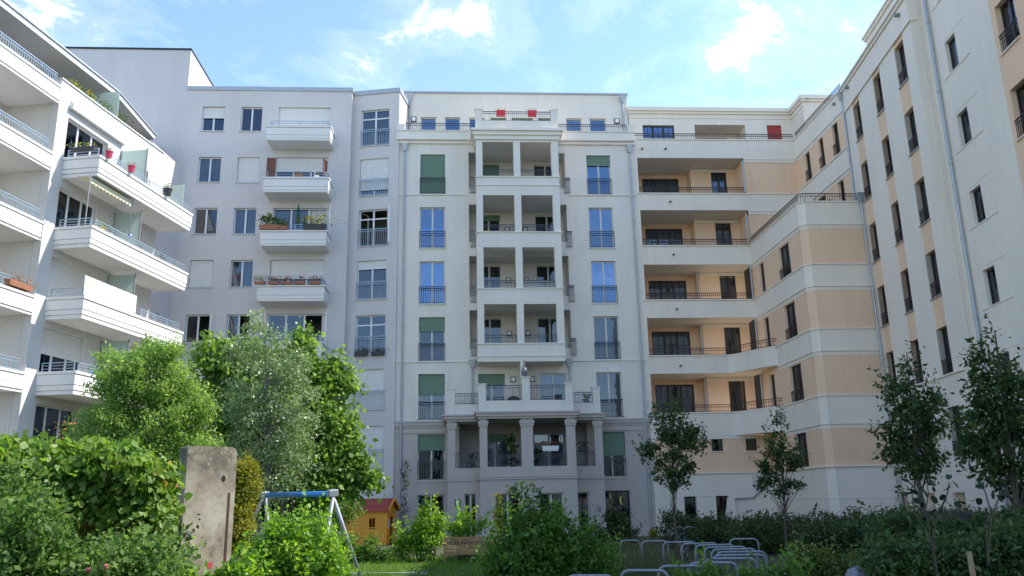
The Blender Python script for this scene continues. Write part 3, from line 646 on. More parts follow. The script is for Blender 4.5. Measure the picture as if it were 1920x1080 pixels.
for k, (a, c_, z0, z1) in enumerate(sideW): win(FS, a, c_, z0, z1, kind='brown', n=2, sill=None, gl='glass', rail=('blackrail' if k < 3 else None), rh=.55, rec=.12, raild=.05)
for a, c_, z0, z1 in sideN: win(FS, a, c_, z0, z1, kind='brown', n=1, sill=None, gl='glass', rec=.12)
b_ = MB(); F.box(b_, 16.9, 20.0, .02, 7.1, 15.0, 15.3); b_.build('terrace_deck', MT['roof'], Ob)
rail_path(Ob, [(16.85, 44.9), (16.85, 38.05), (17.05, 37.85), (19.9, 37.85)], 16.03, .45, 'blackrail')
# far wing above the bay
FW = Facade(Ob, 20.1, 45, -90)
hw = [(1.2, 1.85, 19.5, 21.15), (3.1, 3.68, 19.5, 21.2), (4.87, 5.52, 19.5, 21.25)]
FW.wall(mo, 0, 6.31, 15.3, 21.25, 0, hw+[(4.74, 5.4, 16.0, 17.98), (2.2, 3.2, 16.0, 17.98)], .3)
band(FW, 0, 6.31, 18.3, 19.35); band(FW, 0, 6.31, 21.5, 22.6)
for a, c_, z0, z1 in hw: win(FW, a, c_, z0, z1, kind='brown', n=1, sill=None, rail='blackrail', rh=.6, rec=.12, raild=.05)
win(FW, 4.74, 5.4, 16.0, 17.98, kind='brown', n=1, sill=None); win(FW, 2.2, 3.2, 16, 17.98, kind='brown', n=2, sill=None)
rail_path(Ob, [(20.2, 45), (20.2, 38.8)], 22.66, .42, 'blackrail')
# near wing, turned a little
FN = Facade(Ob, 20.1, 38.69, -97.5); NL = 34.0; TN = [20.95, 17.78, 14.6, 11.45, 8.3]
nc = [(1.35, 2.3), (4.25, 5.15), (6.95, 7.95)]; nh = [(a, c_, z-1.88, z) for a, c_ in nc for z in TN]; lowh = [(a, c_, 3.24, 5.15) for a, c_ in nc]; bh = [(.7, 1.72, 0, 1.9), (3.62, 4.55, 0, 1.9), (6.25, 7.35, 0, 1.9)]
prev = 0
for a, c_ in nc: FN.wall(mc, prev, a, 0, 21.2, 0, [h for h in bh], .35); prev = c_
FN.wall(mc, prev, 8.9, 0, 21.2, 0, bh, .35)
for a, c_ in nc:
    FN.wall(mo, a, c_, 6.42, 21.2, -.04, nh, .31); FN.wall(mc, a, c_, 0, 6.42, 0, lowh+bh, .35)
FN.box(mt_, 0, 8.97, 0, .07, 6.36, 6.42)
FN.box(mc, 8.6, 8.9, -.9, -.36, 0, 22.5)
FR_ = Facade(Ob, *FN.pt(0, -.5, 0)[:2], -97.5)
rc = [(10.35, 11.2), (19.2, 20.0)]; rT = [21.0+1.9-2.0+.2, 19.2-.02, 16.05, 12.95, 9.8, 6.6]
rT = [22.35, 19.18, 16.05, 12.9, 9.8, 6.65]
rh_ = [(a, c_, z-1.35, z) for a, c_ in rc for z in rT]; oc = (14.1, 15.25); oh = [(oc[0], oc[1], z-1.8, z) for z in (21.5, 18.35, 15.15, 12, 8.8)]
dk = [(9.6, 11.0, 0, 1.95)]
FR_.wall(mc, 8.9, 13.8, 0, 23.9, 0, rh_+dk, .3); FR_.wall(mo, 13.8, 16.4, 5.5, 23.9, 0, oh, .3); FR_.wall(mc, 13.8, 16.4, 0, 5.5, 0, [], .3); FR_.wall(mc, 16.4, NL, 0, 21.4, 0, [h for h in rh_ if h[3] < 21], .3); FR_.box(mc, 16.1, 16.4, -8, -.301, 21.4, 23.9)  # unseen top lowered and low end stretch invented to shape the courtyard shadow
for z in rT:
    FR_.box(mt_, 9.9, 12.1, 0, .03, z-1.40, z-1.36); FR_.box(mt_, 10.4, 12.1, 0, .012, z+.13, z+.16)
for a, c_, z0, z1 in nh+lowh: win(FN, a, c_, z0, z1, kind='brown', n=2, sill='zinc' if z0 > 6 else None, rail='blackrail', rh=.6, rec=.2, d=(-.04 if z0 > 6 else 0), raild=.0, curtain=None)
for a, c_, z0, z1 in bh: win(FN, a, c_, z0, z1-.02, kind='brown', n=1, sill=None, rec=.25, gl='glassd', shutter=1, sm='orange', name='cellar_window')  # apricot blind is added to stand for the brown recess
for a, c_, z0, z1 in [h for h in rh_ if h[0] < 12 or h[3] < 21]: win(FR_, a, c_, z0, z1, kind='brown', n=1, sill=None, rec=.15)
for a, c_, z0, z1 in oh: win(FR_, a, c_, z0, z1, kind='brown', n=2, sill='creamtrim', rail='blackrail', rh=.7, rec=.2, raild=.0)
win(FR_, 9.6, 11.0, 0, 1.95, kind='brown', n=2, sill=None, gl='glassd', name='cellar_door')
# wing parapet, cornices, penthouse
FN.box(mc, 0, 8.93, -.35, .04, 21.2, 22.3); FN.box(mt_, 0, 9.0, -.35, .12, 22.3, 22.45); FN.box(mt_, 0, 9.04, -.35, .2, 22.45, 22.55); FN.box(mt_, 0, 8.96, -.2, .08, 21.14, 21.2)
FP = Facade(Ob, *FN.pt(0, -1.6, 0)[:2], -97.5)
FP.wall(mc, .2, 8.5, 22.3, 25.3, 0, [], .3); FP.box(mt_, .1, 8.6, -.3, .1, 25.3, 25.45); FP.box(mt_, .05, 8.65, -.3, .18, 25.45, 25.55); FP.box(mc, .2, .5, -6, -.301, 22.3, 25.3); FP.box(mt_, .1, .5, -6, -.301, 25.3, 25.55)
FR_.box(mt_, 8.9, 16.45, -.3, .12, 23.9, 24.1); FR_.box(mt_, 16.46, NL, -.3, .12, 21.4, 21.6)
# penthouse of the back wing
F3 = Facade(Ob, 0, 46.8, 0)
F3.wall(mc, 10.5, 21.0, 22.3, 25.3, 0, [(11.35, 13.35, 22.5, 24.45), (14.63, 17.87, 22.5, 24.5), (19.25, 20.2, 22.5, 24.5)], .3); F3.box(mt_, 10.46, 20.9, -.3, .1, 25.2, 25.35); F3.box(mt_, 10.44, 20.84, -.3, .2, 25.35, 25.6); F3.box(mt_, 10.5, 20.9, 0, .04, 24.9, 24.96)
F3.wall(mo, 14.63, 17.87, 22.4, 24.7, -1.3, [(15.12, 16.75, 22.5, 24.15)], .2) if False else F3.wall(mc, 14.4, 18.1, 22.4, 24.9, -1.3, [(15.3, 17.0, 22.5, 24.2)], .2)
for a in (14.43, 17.87): F3.box(mc, a, a+.2, -1.3, -.3, 22.4, 24.9)
F3.box(mc, 14.5, 18.0, -1.3, -.301, 24.5, 24.7)
win(F3, 11.35, 13.35, 22.5, 24.45, n=3, kind='brown', mx=2, mz=3, sill=None, gl='glassb'); F4 = Facade(Ob, 0, 48.1, 0); win(F4, 15.3, 17.0, 22.5, 24.2, n=3, kind='brown', sill=None, name='balcony_door'); win(F3, 19.25, 20.2, 22.5, 24.5, n=1, kind='brown', sill=None, shutter=1, sm='shutr')
FQ = Facade(Ob, 20.9, 46.8, -90); FQ.wall(mc, 0, 1.8, 22.3, 25.3, 0, [], .3); FQ.box(mt_, -.1, 1.9, -.3, .1, 25.2, 25.35); FQ.box(mt_, -.1, 1.98, -.3, .2, 25.35, 25.6); FQ.box(mt_, 0, 1.84, 0, .04, 24.9, 24.96)
F5 = Facade(Ob, 0, 45, 0); F5.wall(mc, 21.2, 28, 22.3, 25.3, 0, [], .3); F5.box(mt_, 21.1, 28, -.3, .1, 25.2, 25.35); F5.box(mt_, 21.1, 28, -.3, .2, 25.35, 25.6)
mc.build('cream_wall', MT['cream'], Ob); mo.build('apricot_wall', MT['orange'], Ob); mt_.build('cornice', MT['creamtrim'], Ob)
# rooms, solid rear, roofs
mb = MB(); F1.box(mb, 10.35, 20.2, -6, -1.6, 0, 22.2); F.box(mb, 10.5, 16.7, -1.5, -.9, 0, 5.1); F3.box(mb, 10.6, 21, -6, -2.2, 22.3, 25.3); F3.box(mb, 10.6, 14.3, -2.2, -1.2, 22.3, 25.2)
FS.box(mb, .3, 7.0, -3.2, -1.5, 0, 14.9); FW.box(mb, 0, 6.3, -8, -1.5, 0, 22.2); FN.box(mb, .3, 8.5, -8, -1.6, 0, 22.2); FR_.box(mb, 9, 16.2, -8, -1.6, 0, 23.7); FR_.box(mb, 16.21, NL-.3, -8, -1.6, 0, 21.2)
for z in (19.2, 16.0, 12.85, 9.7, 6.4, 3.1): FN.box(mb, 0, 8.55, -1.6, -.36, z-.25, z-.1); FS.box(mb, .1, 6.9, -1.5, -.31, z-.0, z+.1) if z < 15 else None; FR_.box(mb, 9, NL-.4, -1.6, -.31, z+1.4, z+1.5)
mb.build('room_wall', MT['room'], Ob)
mb = MB(); FN.box(mb, 0, 8.9, -8, -.36, 22.22, 22.29); FW.box(mb, 0, 6.3, -8, -.3, 22.22, 22.285); F.box(mb, 10.4, 20, -6, -.26, 22.2, 22.28); FP.box(mb, .3, 8.4, -6, -.31, 25.25, 25.29); F3.box(mb, 10.6, 26, -6, -.31, 25.22, 25.29); FR_.box(mb, 9, 16.3, -8, -.31, 23.8, 23.88); FR_.box(mb, 16.45, NL, -8, -.31, 21.3, 21.38)
mb.build('roof', MT['roof'], Ob)
mb = MB(); FR_.box(mb, NL-.3, NL, -8, -.31, 0, 21.3); mb.build('side_wall', MT['cream'], Ob)
for x, y, z0, z1 in ((19.72, 37.5, 0, 22.0), (19.75, 37.55, 0, 15.6)):
    pass
px_, py_ = FN.pt(.2, .22, 0)[:2]; downpipe(Ob, 19.78, 37.45, 0, 15.9); downpipe(Ob, 20.0, 38.45, 16.4, 21.9)
px_, py_ = FR_.pt(9.55, .12, 0)[:2]; downpipe(Ob, px_, py_, 0, 22.8, .065); downpipe(Ob, 16.7, 44.75, 18.3+.95, 21.2, .045, False); downpipe(Ob, 16.62, 44.75, 16.1, 17.9, .045, False)
for z0, z1 in ((12.8, 14.8), (9.6, 11.7), (6.5, 8.5)): downpipe(Ob, 16.6, 44.8, z0, z1, .045, False); downpipe(Ob, 13.95, 46.5, z0-.4, z1, .045, False)
for px, py in ((1203, 280), (1247, 280), (1256, 379), (1262, 478), (1268, 580), (1275, 686)):
    d_ = ray(px, py); k = 45/d_.y; q_ = EYE+d_*k; b_ = MB(); b_.tube([(q_.x, 45.02, q_.z), (q_.x, 44.78, q_.z-.02)], .05, 8); b_.build('drain_spout', MT['black'], Ob)
for s_, z_ in ((8.1, 21.95), (1.3, 22.1), (-.7, 22.2)):
    b_ = MB(); FN.box(b_, s_-.09, s_+.09, .0, .25, z_-.05, z_+.05); b_.build('drain_spout', MT['galv'], Ob)

# ================================================================== left building
Lb = thing('apartment_building', 'bright white apartment block on the left with long projecting balconies and light blue rails', 'building', (-18, 36, 0))
F = Facade(Lb, -15.35, 33.8, 78.5); D = -1.7
ZB = [15.66, 12.49, 9.46, 6.37]; ZT = [16.58, 13.42, 10.38, 7.3]
mw = MB(); S1 = 7.35
winz = [(17.0, 18.5, 0, 2.85), (13.75, 15.25, 0, 2.6), (9.85, 12.2, .05, 2.75), (6.75, 9.2, .1, 2.8), (3.6, 6.05, .2, 2.8), (0.3, 2.9, .2, 2.8)]
wh = [(a, c_, z0-.35 if i in (0, 1) else z0, z1) for i, (z0, z1, a, c_) in enumerate(winz)]
wh += [(4.9, 6.2, z0, z1) for z0, z1 in ((16.9, 18.45), (13.4, 15.2), (10.0, 12.2), (6.9, 9.15))]
F.wall(mw, -.68, S1, 0, 19.95, D, wh, .35); F.box(mw, S1-.3, S1, D-3.5, D-.36, 0, 19.95)
F.box(mw, -.68, -.38, D-3.2, D-.36, 0, 19.95)
mw2 = MB()
F.box(mw2, -.72, S1+.05, D-.4, D+.05, 19.95, 20.02)
F.box(mw2, .0, 2.9, D, D+.05, 19.2, 19.26); 
for i, (zb, zt) in enumerate(zip(ZB, ZT)):   # balconies: fluted parapet on a slab
    b = MB(); x1 = 7.7
    for (za, zc2, o_) in ((zb, zb+.14, -.05), (zb+.14, zb+.17, -.08), (zb+.17, zb+.36, -.02), (zb+.36, zb+.385, -.06), (zb+.385, zt-.14, 0), (zt-.14, zt-.115, -.03), (zt-.115, zt, .04)):
        F.box(b, -o_, x1+o_, -.16+o_*0, o_, za, zc2); F.box(b, -o_, .16, D+.002, -.161, za, zc2); F.box(b, x1-.16, x1+o_, D+.002, -.161, za, zc2)
    F.box(b, .17, 3.62, D+.01, -.17, zb+.02, zb+.2); F.box(b, 3.66, x1-.17, D+.01, -.17, zb+.02, zb+.2)
    b.build('balcony', MT['balc'], Lb)
    me = m_rail(7.2, .38, MT['bluerail'], hor=3)
    F.place('railing', me, .3, -.1, zt) if i != 2 else F.place('railing', cached('lr4', lambda: m_rail(3.4, .38, MT['bluerail'], hor=3)), 4.1, -.1, zt)
    me = cached('lrs', lambda: m_rail(1.45, .38, MT['bluerail'], hor=3)); q = F.pt(.12, D+.1, zt); link('railing', me, Lb, Vector(q)-Lb.location, rad(78.5-90))
    b = MB(); F.box(b, 3.82, 3.86, D+.05, -.35, zt-.1, zt+1.95); b.build('privacy_screen', MT['frost'], Lb); b = MB()
    for dd in (D+.04, -.33): F.box(b, 3.81, 3.87, dd-.02, dd+.03, zt-.1, zt+2.0)
    b.build('screen_post', MT['galv'], Lb)
for i, (z0, z1, a, c_) in enumerate(winz):
    z00 = wh[i][2]
    win(F, a, c_, z00, z1, d=D, n=3, kind='white', shutter=(0, 0, .98, .42, 0, 0)[i], sill=None, rec=.2, name='balcony_door')
for i, (a, c_, z0, z1) in enumerate(wh[6:]): win(F, a, c_, z0, z1, d=D, n=2, kind='white', shutter=(0, .2, .6, 0)[i], sill=None, rec=.2, name='balcony_door')
# recessed end beside the grey block
mg = MB(); 
q0 = Vector(F.pt(S1-.1, D-.6, 0)[:2]); q1 = Vector((-15.75, 45.0)); ang = math.degrees(math.atan2(q1.y-q0.y, q1.x-q0.x)); FE = Facade(Lb, q0.x, q0.y, ang); LE = (q1-q0).length
eh = [(a, a+.5, z-.95, z) for a in (.7, 2.0) for z in (18, 14.95, 11.85, 8.8)]
FE.wall(mg, 0, LE, 0, 20.6, 0, eh, .25); mg.build('end_wall', MT['grey'], Lb)
for a, c_, z0, z1 in eh: win(FE, a, c_, z0, z1, n=1, kind='white', shutter=.4, rec=.12)
# left loggias
LS0 = -8.5
F.wall(mw, LS0, -.69, 0, 22.0, D-2.4, [(a, a+1.9, z, z+2.2) for a in (-7.0, -3.6) for z in (19.3, 16.0, 12.9, 9.75, 6.6, 3.5)], .3)
for a in (-7.0, -3.6):
    for k, z in enumerate((19.3, 16.0, 12.9, 9.75, 6.6, 3.5)): win(F, a, a+1.9, z, z+2.2, d=D-2.4, n=2, kind='white', shutter=(0, .3, 0, 0, .5, 0)[k], sill=None, name='balcony_door')
for z in (18.8, 15.72, 12.62, 9.5, 6.4, 3.3):
    zt = z+.8; b = MB()
    for za, zc2, o_ in ((z, z+.12, -.04), (z+.12, z+.3, 0), (z+.3, z+.325, -.04), (z+.325, zt-.1, 0), (zt-.1, zt, .04)): F.box(b, LS0, -.69+o_*0, D-.2, D+.02+o_, za, zc2)
    F.box(b, LS0, -.69, D-2.39, D-.201, z+.03, z+.25); b.build('balcony', MT['balc'], Lb)
    me = cached('ll', lambda: m_rail(7.2, .5, MT['bluerail'], sp=.13)); F.place('railing', me, -8.1, D-.08, zt)
mw.build('wall', MT['white'], Lb); mw2.build('coping', MT['whitetrim'], Lb)
# terrace level with set-back penthouse under an overhanging roof
mp_ = MB(); F.wall(mp_, -8.5, 8.2, 19.0, 22.0, D-2.2, [(a, a+1.6, 19.2, 21.4) for a in (-6.5, -3.2, .3, 2.6, 5.0)], .3); mp_.build('penthouse_wall', MT['white'], Lb)
for a in (-6.5, -3.2, .3, 2.6, 5.0): win(F, a, a+1.6, 19.2, 21.4, d=D-2.2, n=2, kind='white', sill=None, name='balcony_door')
b = MB(); P = lambda s_, d_: F.pt(s_, d_, 0)[:2]
out = [P(-9, -2.5), P(4.3, -2.5), P(9.2, -3.45), P(9.0, -9), P(-9, -9)]
b.prism(out, 21.72, 21.98); b.build('roof', MT['whitetrim'], Lb)
b = MB(); out2 = [P(-9, -2.44), P(4.33, -2.44), P(9.28, -3.4), P(9.1, -9), P(-9, -9)]; b.prism(out2, 21.981, 22.06); b.build('roof_edge', MT['zinc'], Lb)
b = MB(); F.box(b, 3.4, 3.44, D-1.9, D-.1, 20.03, 21.5); b.build('privacy_screen', MT['frost'], Lb)
b = MB(); F.box(b, 7.55, 7.59, D+.05, -.5, 16.6, 18.2); b.build('privacy_screen', MT['frost'], Lb)
mb = MB(); F.box(mb, -8.4, 7.0, D-9, D-4.2, 0, 21.5); F.box(mb, -.3, S1-.4, D-4.2, D-1.6, 0, 19.0); F.box(mb, -8.4, S1-.1, D-4.1, D-.42, 18.9, 19.15); FE.box(mb, 0, LE, -3, -1.2, 0, 20.4)
for z in (15.6, 12.5, 9.4, 6.3, 3.2): F.box(mb, -.3, 7.0, D-1.6, D-.36, z-.1, z)
mb.build('room_wall', MT['room'], Lb)
# awnings
b = MB(); F.box(b, -.05, 3.9, D+.02, D+.2, 18.86, 19.06); b.build('awning_box', MT['whitetrim'], Lb)
MT['awning'] = simple('cream_yellow_awning_cloth', (.75, .70, .48), .8)
b = MB(); n = 24
for k in range(n):
    x0 = -.1+3.0*k/n; x1 = x0+3.0/n; zz = 15.58; b.quad(F.pt(x0, -.28, zz), F.pt(x1, -.28, zz), F.pt(x1, -.9, 15.62), F.pt(x0, -.9, 15.62)); dz = .22+.05*(k % 2)
    b.quad(F.pt(x0, -.27, zz), F.pt(x1, -.27, zz), F.pt(x1, -.27, zz-dz), F.pt(x0, -.27, zz-dz))
b.build('awning', MT['awning'], Lb)
b = MB()
for s_ in (-.12, 2.95): b.tube([F.pt(s_, -.25, 13.4), F.pt(s_, -.25, 15.64)], .03, 8)
b.build('awning_post', MT['galv'], Lb)

# unseen row added behind the camera to give the window panes something to mirror
Xb = thing('apartment_building', 'low grey apartment row added out of view, only to be mirrored in the windows', 'building', (-5, -24, 0))
F = Facade(Xb, 30, -22, 180); b = MB(); hs = [(2+i*3.4, 3.4+i*3.4, 1.0+3.1*k, 2.9+3.1*k) for i in range(20) for k in range(3)]
F.wall(b, 0, 70, 0, 9.6, 0, hs, .3); F.box(b, 0, 70, -9, -.301, 9.3, 9.6); b.build('wall', plaster('mid_grey_plaster', (.42, .41, .39)), Xb)
b = MB(); F.box(b, 0.3, 69.7, -8, -1.0, 0, 9.2); b.build('room_wall', MT['room'], Xb)
for h in hs: win(F, *h, kind='white', n=2, sill=None, gl='glassd')
# ================================================================== vegetation helpers
def leaf_mesh(name, P, size, mat, droop=.25, aspect=.5, var=.45, up=.0, tint=None, hexa=False):
    n = len(P); P = np.asarray(P, float)
    t_ = RNG.normal(size=(n, 3)); t_[:, 2] -= droop*2; t_ /= np.linalg.norm(t_, axis=1)[:, None]
    nr = RNG.normal(size=(n, 3))*.8+up*np.array([.75, -.1, .9]); s_ = np.cross(t_, nr); s_ /= np.linalg.norm(s_, axis=1)[:, None]+1e-9
    L = size*(1+var*RNG.normal(size=n)).clip(.45, 1.9)[:, None]; nn = np.cross(s_, t_)
    a = P; b_ = P+t_*L*.45+s_*L*aspect*.5+nn*L*.06; c = P+t_*L; d = P+t_*L*.45-s_*L*aspect*.5+nn*L*.06
    K = 4
    if hexa:
        K = 6; w1 = s_*L*aspect*.5; V = np.stack([P, P+t_*L*.12+w1*.9+nn*L*.10, P+t_*L*.6+w1*.8+nn*L*.04, c-nn*L*.12, P+t_*L*.6-w1*.8+nn*L*.04, P+t_*L*.12-w1*.9+nn*L*.10], 1)
    else: V = np.stack([a, b_, c, d], 1)
    V = V.reshape(-1, 3).astype(np.float32)
    me = bpy.data.meshes.new(name); me.vertices.add(K*n); me.loops.add(K*n); me.polygons.add(n)
    me.vertices.foreach_set('co', V.ravel()); me.loops.foreach_set('vertex_index', np.arange(K*n, dtype=np.int32))
    me.polygons.foreach_set('loop_start', np.arange(0, K*n, K, dtype=np.int32)); 
    ti = RNG.random(n).astype(np.float32) if tint is None else tint.astype(np.float32)
    at_ = me.attributes.new('tint', 'FLOAT', 'POINT'); at_.data.foreach_set('value', np.repeat(ti, K))
    me.materials.append(mat); me.update(calc_edges=True); me.validate(); return me
def in_blobs(blobs, n, shell=.55):
    """clump centres spread through ellipsoids (x,y,z,rx,ry,rz), more of them towards the outside"""
    vol = np.array([b[3]*b[4]*b[5] for b in blobs])**.75; cnt = RNG.multinomial(n, vol/vol.sum()); out = []
    for b, k in zip(blobs, cnt):
        d = RNG.normal(size=(k, 3)); d /= np.linalg.norm(d, axis=1)[:, None]+1e-9; r = RNG.random(k)**(1/3.)*(1-shell)+shell*RNG.random(k)**.35
        out.append(np.array(b[:3])+d*np.minimum(r, 1)[:, None]*np.array(b[3:6]))
    return np.concatenate(out)
def pxblobs(lst, dist, deep=1.0, flat=1.0):
    o = []
    for q in lst:
        px, py, r = q[:3]; dd = dist+(q[3] if len(q) > 3 else 0); c = at(px, py, dd); rm = r*dd/FPX; o.append((c.x, c.y, c.z, rm, rm*deep, rm*flat))
    return o
def scatter(centres, per, r):
    k = np.repeat(centres, per, axis=0); return k+RNG.normal(size=k.shape)*r*np.array([1, 1, .75])
def scatter_t(cc, per, cr, sprigs, ls, zmid, droop):
    P = scatter(cc, per, cr*1.0); ti = np.repeat(RNG.random(len(cc)), per)*.5+RNG.random(len(P))*.5
    if sprigs:   # single shoots that stick out of the outline
        up_ = cc[cc[:, 2] > zmid-.2]; c0 = up_[RNG.integers(0, len(up_), sprigs)]; mid = cc.mean(0); out = []
        for c in c0:
            d = (c-mid)*np.array([1, 1, .6]); d /= np.linalg.norm(d)+1e-9; d = d*.6+np.array([0, 0, .75-droop])+RNG.normal(size=3)*.25; d /= np.linalg.norm(d); L = ls*RNG.uniform(3.5, 8); k = int(RNG.integers(9, 18))
            f = np.linspace(.2, 1, k)[:, None]; out.append(c+d*f*L+np.array([0, 0, -1])*f**2*L*droop*.8+RNG.normal(size=(k, 3))*ls*.35)
        S = np.concatenate(out); P = np.concatenate([P, S]); ti = np.concatenate([ti, .35+.6*RNG.random(len(S))])
    return P, ti
BARK = simple('brown_bark', (.09, .07, .05), .9, 0, .3, 12, .8); BARKP = simple('pale_bark', (.17, .155, .13), .8, 0, .35, 9, .5); TWIG = simple('green_brown_twig', (.07, .06, .03), .85, 0, .2, 10)
def branches(mb, base, top, r, ends, n=6, low=.25):
    base = Vector(base); top = Vector(top); bend = Vector((random.uniform(-.12, .12), random.uniform(-.12, .12), 0))
    tp = [base.lerp(top, k/7)+bend*math.sin(k/7*math.pi) for k in range(8)]
    mb.tube(tp, [r*(1-.82*k/7) for k in range(8)], 8)
    for e in ends:
        e = Vector(e); h = (e.z-base.z)/(top.z-base.z+1e-6); f = min(.93, max(low, h*.72+random.uniform(-.1, .02))); i = int(f*7); p = tp[i].lerp(tp[min(i+1, 7)], f*7-i)
        rr = max(.008, r*(1-.82*f)*.42); mid = p.lerp(e, .5)+Vector((random.uniform(-.1, .1), random.uniform(-.1, .1), .12*(e-p).length))
        mb.tube([p, p.lerp(mid, .55)+Vector((0, 0, .03)), mid, e], [rr, rr*.8, rr*.55, rr*.2], 5, cap=False)
def tree(name, label, cat, base, top, r, blobs, nclump, per, cr, lsize, mat, bark, group=None, nb=34, droop=.25, aspect=.5, shell=.5, extra=None, up=.3, sprigs=60):
    base = Vector(base); root = thing(name, label, cat, base, 0, group)
    cc = in_blobs(blobs, nclump, shell); mb = MB(); ends = [cc[i] for i in RNG.choice(len(cc), min(nb, len(cc)), replace=False)]
    branches(mb, base, top, r, ends); mb.build('trunk', bark, root, smooth=True)
    P, TI = scatter_t(cc, per, cr, sprigs, lsize, cc[:, 2].mean(), droop)
    if extra is not None: P = np.concatenate([P, extra])
    P -= np.array(base)
    link('crown', leaf_mesh('crown', P, lsize, mat, droop, aspect, up=up, tint=TI if extra is None else None), root); return root
def bush(name, label, cat, blobs, nclump, per, cr, lsize, mat, group=None, stems=14, droop=.1, aspect=.55, shell=.6, up=.4, hexa=False, sprigs=40):
    bl = np.array(blobs); base = Vector((bl[:, 0].mean(), bl[:, 1].mean(), 0)); root = thing(name, label, cat, base, 0, group)
    cc = in_blobs(blobs, nclump, shell); cc = cc[cc[:, 2] > .05]; P, TI = scatter_t(cc, per, cr, sprigs, lsize, cc[:, 2].mean(), 0); ok = P[:, 2] > .02; P = P[ok]; TI = TI[ok]
    mb = MB()
    for i in RNG.choice(len(cc), min(stems, len(cc)), replace=False):
        e = Vector(cc[i]); g0 = Vector((base.x*.3+e.x*.7+random.uniform(-.1, .1), base.y*.4+e.y*.6, 0)); mb.tube([g0, g0.lerp(e, .5)+Vector((random.uniform(-.08, .08), 0, .05)), e], [.018, .012, .005], 5, cap=False)
    mb.build('stems', TWIG, root, kind='stuff')
    link('foliage', leaf_mesh('foliage', P-np.array(base), lsize, mat, droop, aspect, up=up, hexa=hexa, tint=TI), root); return root
LG = leafmat('sunny_linden_leaves', [(.2, (.06, .13, .02)), (.55, (.14, .25, .045)), (.85, (.24, .35, .08))], .42, .35)
LB = leafmat('birch_leaves', [(.2, (.09, .15, .045)), (.55, (.18, .26, .10)), (.85, (.34, .42, .22))], .35, .7)
LW = leafmat('light_green_feathery_leaves', [(.2, (.10, .19, .04)), (.55, (.19, .31, .07)), (.85, (.28, .38, .11))], .5, .3)
LD = leafmat('dark_street_tree_leaves', [(.2, (.02, .045, .015)), (.55, (.042, .082, .025)), (.88, (.10, .14, .04))], .3, .2)
LV = leafmat('vine_leaves', [(.15, (.07, .15, .02)), (.5, (.13, .24, .035)), (.8, (.20, .29, .05)), (.97, (.32, .20, .07))], .4, .35)
LH = leafmat('hedge_leaves', [(.2, (.02, .045, .014)), (.55, (.04, .075, .022)), (.9, (.09, .11, .035))], .2, .35)
LS_ = leafmat('bright_shrub_leaves', [(.2, (.07, .17, .02)), (.55, (.14, .28, .035)), (.88, (.25, .37, .06))], .5, .35)
LY = leafmat('yellow_green_leaves', [(.2, (.10, .13, .02)), (.55, (.19, .22, .03)), (.88, (.33, .27, .04))], .4, .3)
LT = leafmat('yellow_tipped_leaves', [(.2, (.03, .07, .015)), (.6, (.09, .14, .03)), (.9, (.28, .27, .07))], .3, .3)
LM = leafmat('mid_green_shrub_leaves', [(.2, (.04, .10, .015)), (.55, (.085, .18, .03)), (.88, (.16, .27, .055))], .4, .3)
LR = leafmat('rose_leaves', [(.2, (.03, .08, .015)), (.5, (.08, .16, .03)), (.85, (.17, .25, .07))], .4, .2)
LQ = leafmat('shade_shrub_leaves', [(.2, (.025, .05, .018)), (.5, (.05, .10, .028)), (.75, (.085, .135, .04)), (.93, (.20, .18, .09))], .3, .25)
LX = leafmat('dry_grass_blades', [(.1, (.08, .095, .04)), (.55, (.15, .14, .075)), (.9, (.34, .27, .19))], .3, .2)

# ------------------------------------------------------------------ trees
bl = pxblobs([(285, 700, 62), (240, 720, 55), (330, 725, 44), (215, 775, 52), (300, 780, 70), (345, 800, 42), (170, 815, 38), (250, 840, 60), (330, 850, 55), (295, 665, 34), (215, 690, 36), (372, 770, 24), (380, 840, 30)], 21, .9)
tree('robinia_tree', 'light green feathery tree in front of the white balconies on the left', 'tree', at(285, 900, 21)*1 - Vector((0, 0, at(285, 900, 21).z)), at(285, 690, 21), .11, bl, 430, 120, .12, .07, LW, BARK, droop=.35, aspect=.42, shell=.3, sprigs=260)
bl = pxblobs([(400, 665, 36), (430, 700, 48), (470, 672, 34), (545, 672, 34), (600, 700, 44), (640, 715, 20), (570, 640, 26), (500, 760, 75), (600, 770, 55), (645, 800, 22), (560, 840, 75), (640, 850, 40), (670, 880, 32), (700, 905, 20), (420, 770, 50), (430, 840, 50), (600, 900, 50), (655, 690, 10), (625, 660, 10), (652, 915, 24), (392, 740, 26)], 27, .9, .95)
tree('linden_tree', 'broad bright green tree with large leaves reaching over the playhouse', 'tree', (at(540, 940, 27).x, at(540, 940, 27).y, 0), at(530, 660, 27), .17, bl, 1050, 34, .17, .145, LG, BARK, droop=.45, aspect=.7, shell=.6, nb=60, up=.7, sprigs=160)
bl = pxblobs([(495, 572, 9), (490, 600, 20), (480, 640, 34), (520, 640, 26), (455, 620, 12), (445, 665, 26), (490, 700, 56), (545, 690, 34), (540, 740, 55), (460, 760, 50), (500, 820, 70), (550, 800, 50), (450, 850, 42), (520, 880, 60), (580, 860, 30), (440, 600, 7), (530, 600, 10)], 24, .8)
tree('birch_tree', 'slender grey green birch with small leaves and an airy pointed top', 'tree', (at(505, 940, 24).x, at(505, 940, 24).y, 0), at(494, 575, 24), .07, bl, 520, 46, .12, .058, LB, BARKP, droop=.5, aspect=.6, shell=.3, nb=60, sprigs=260)
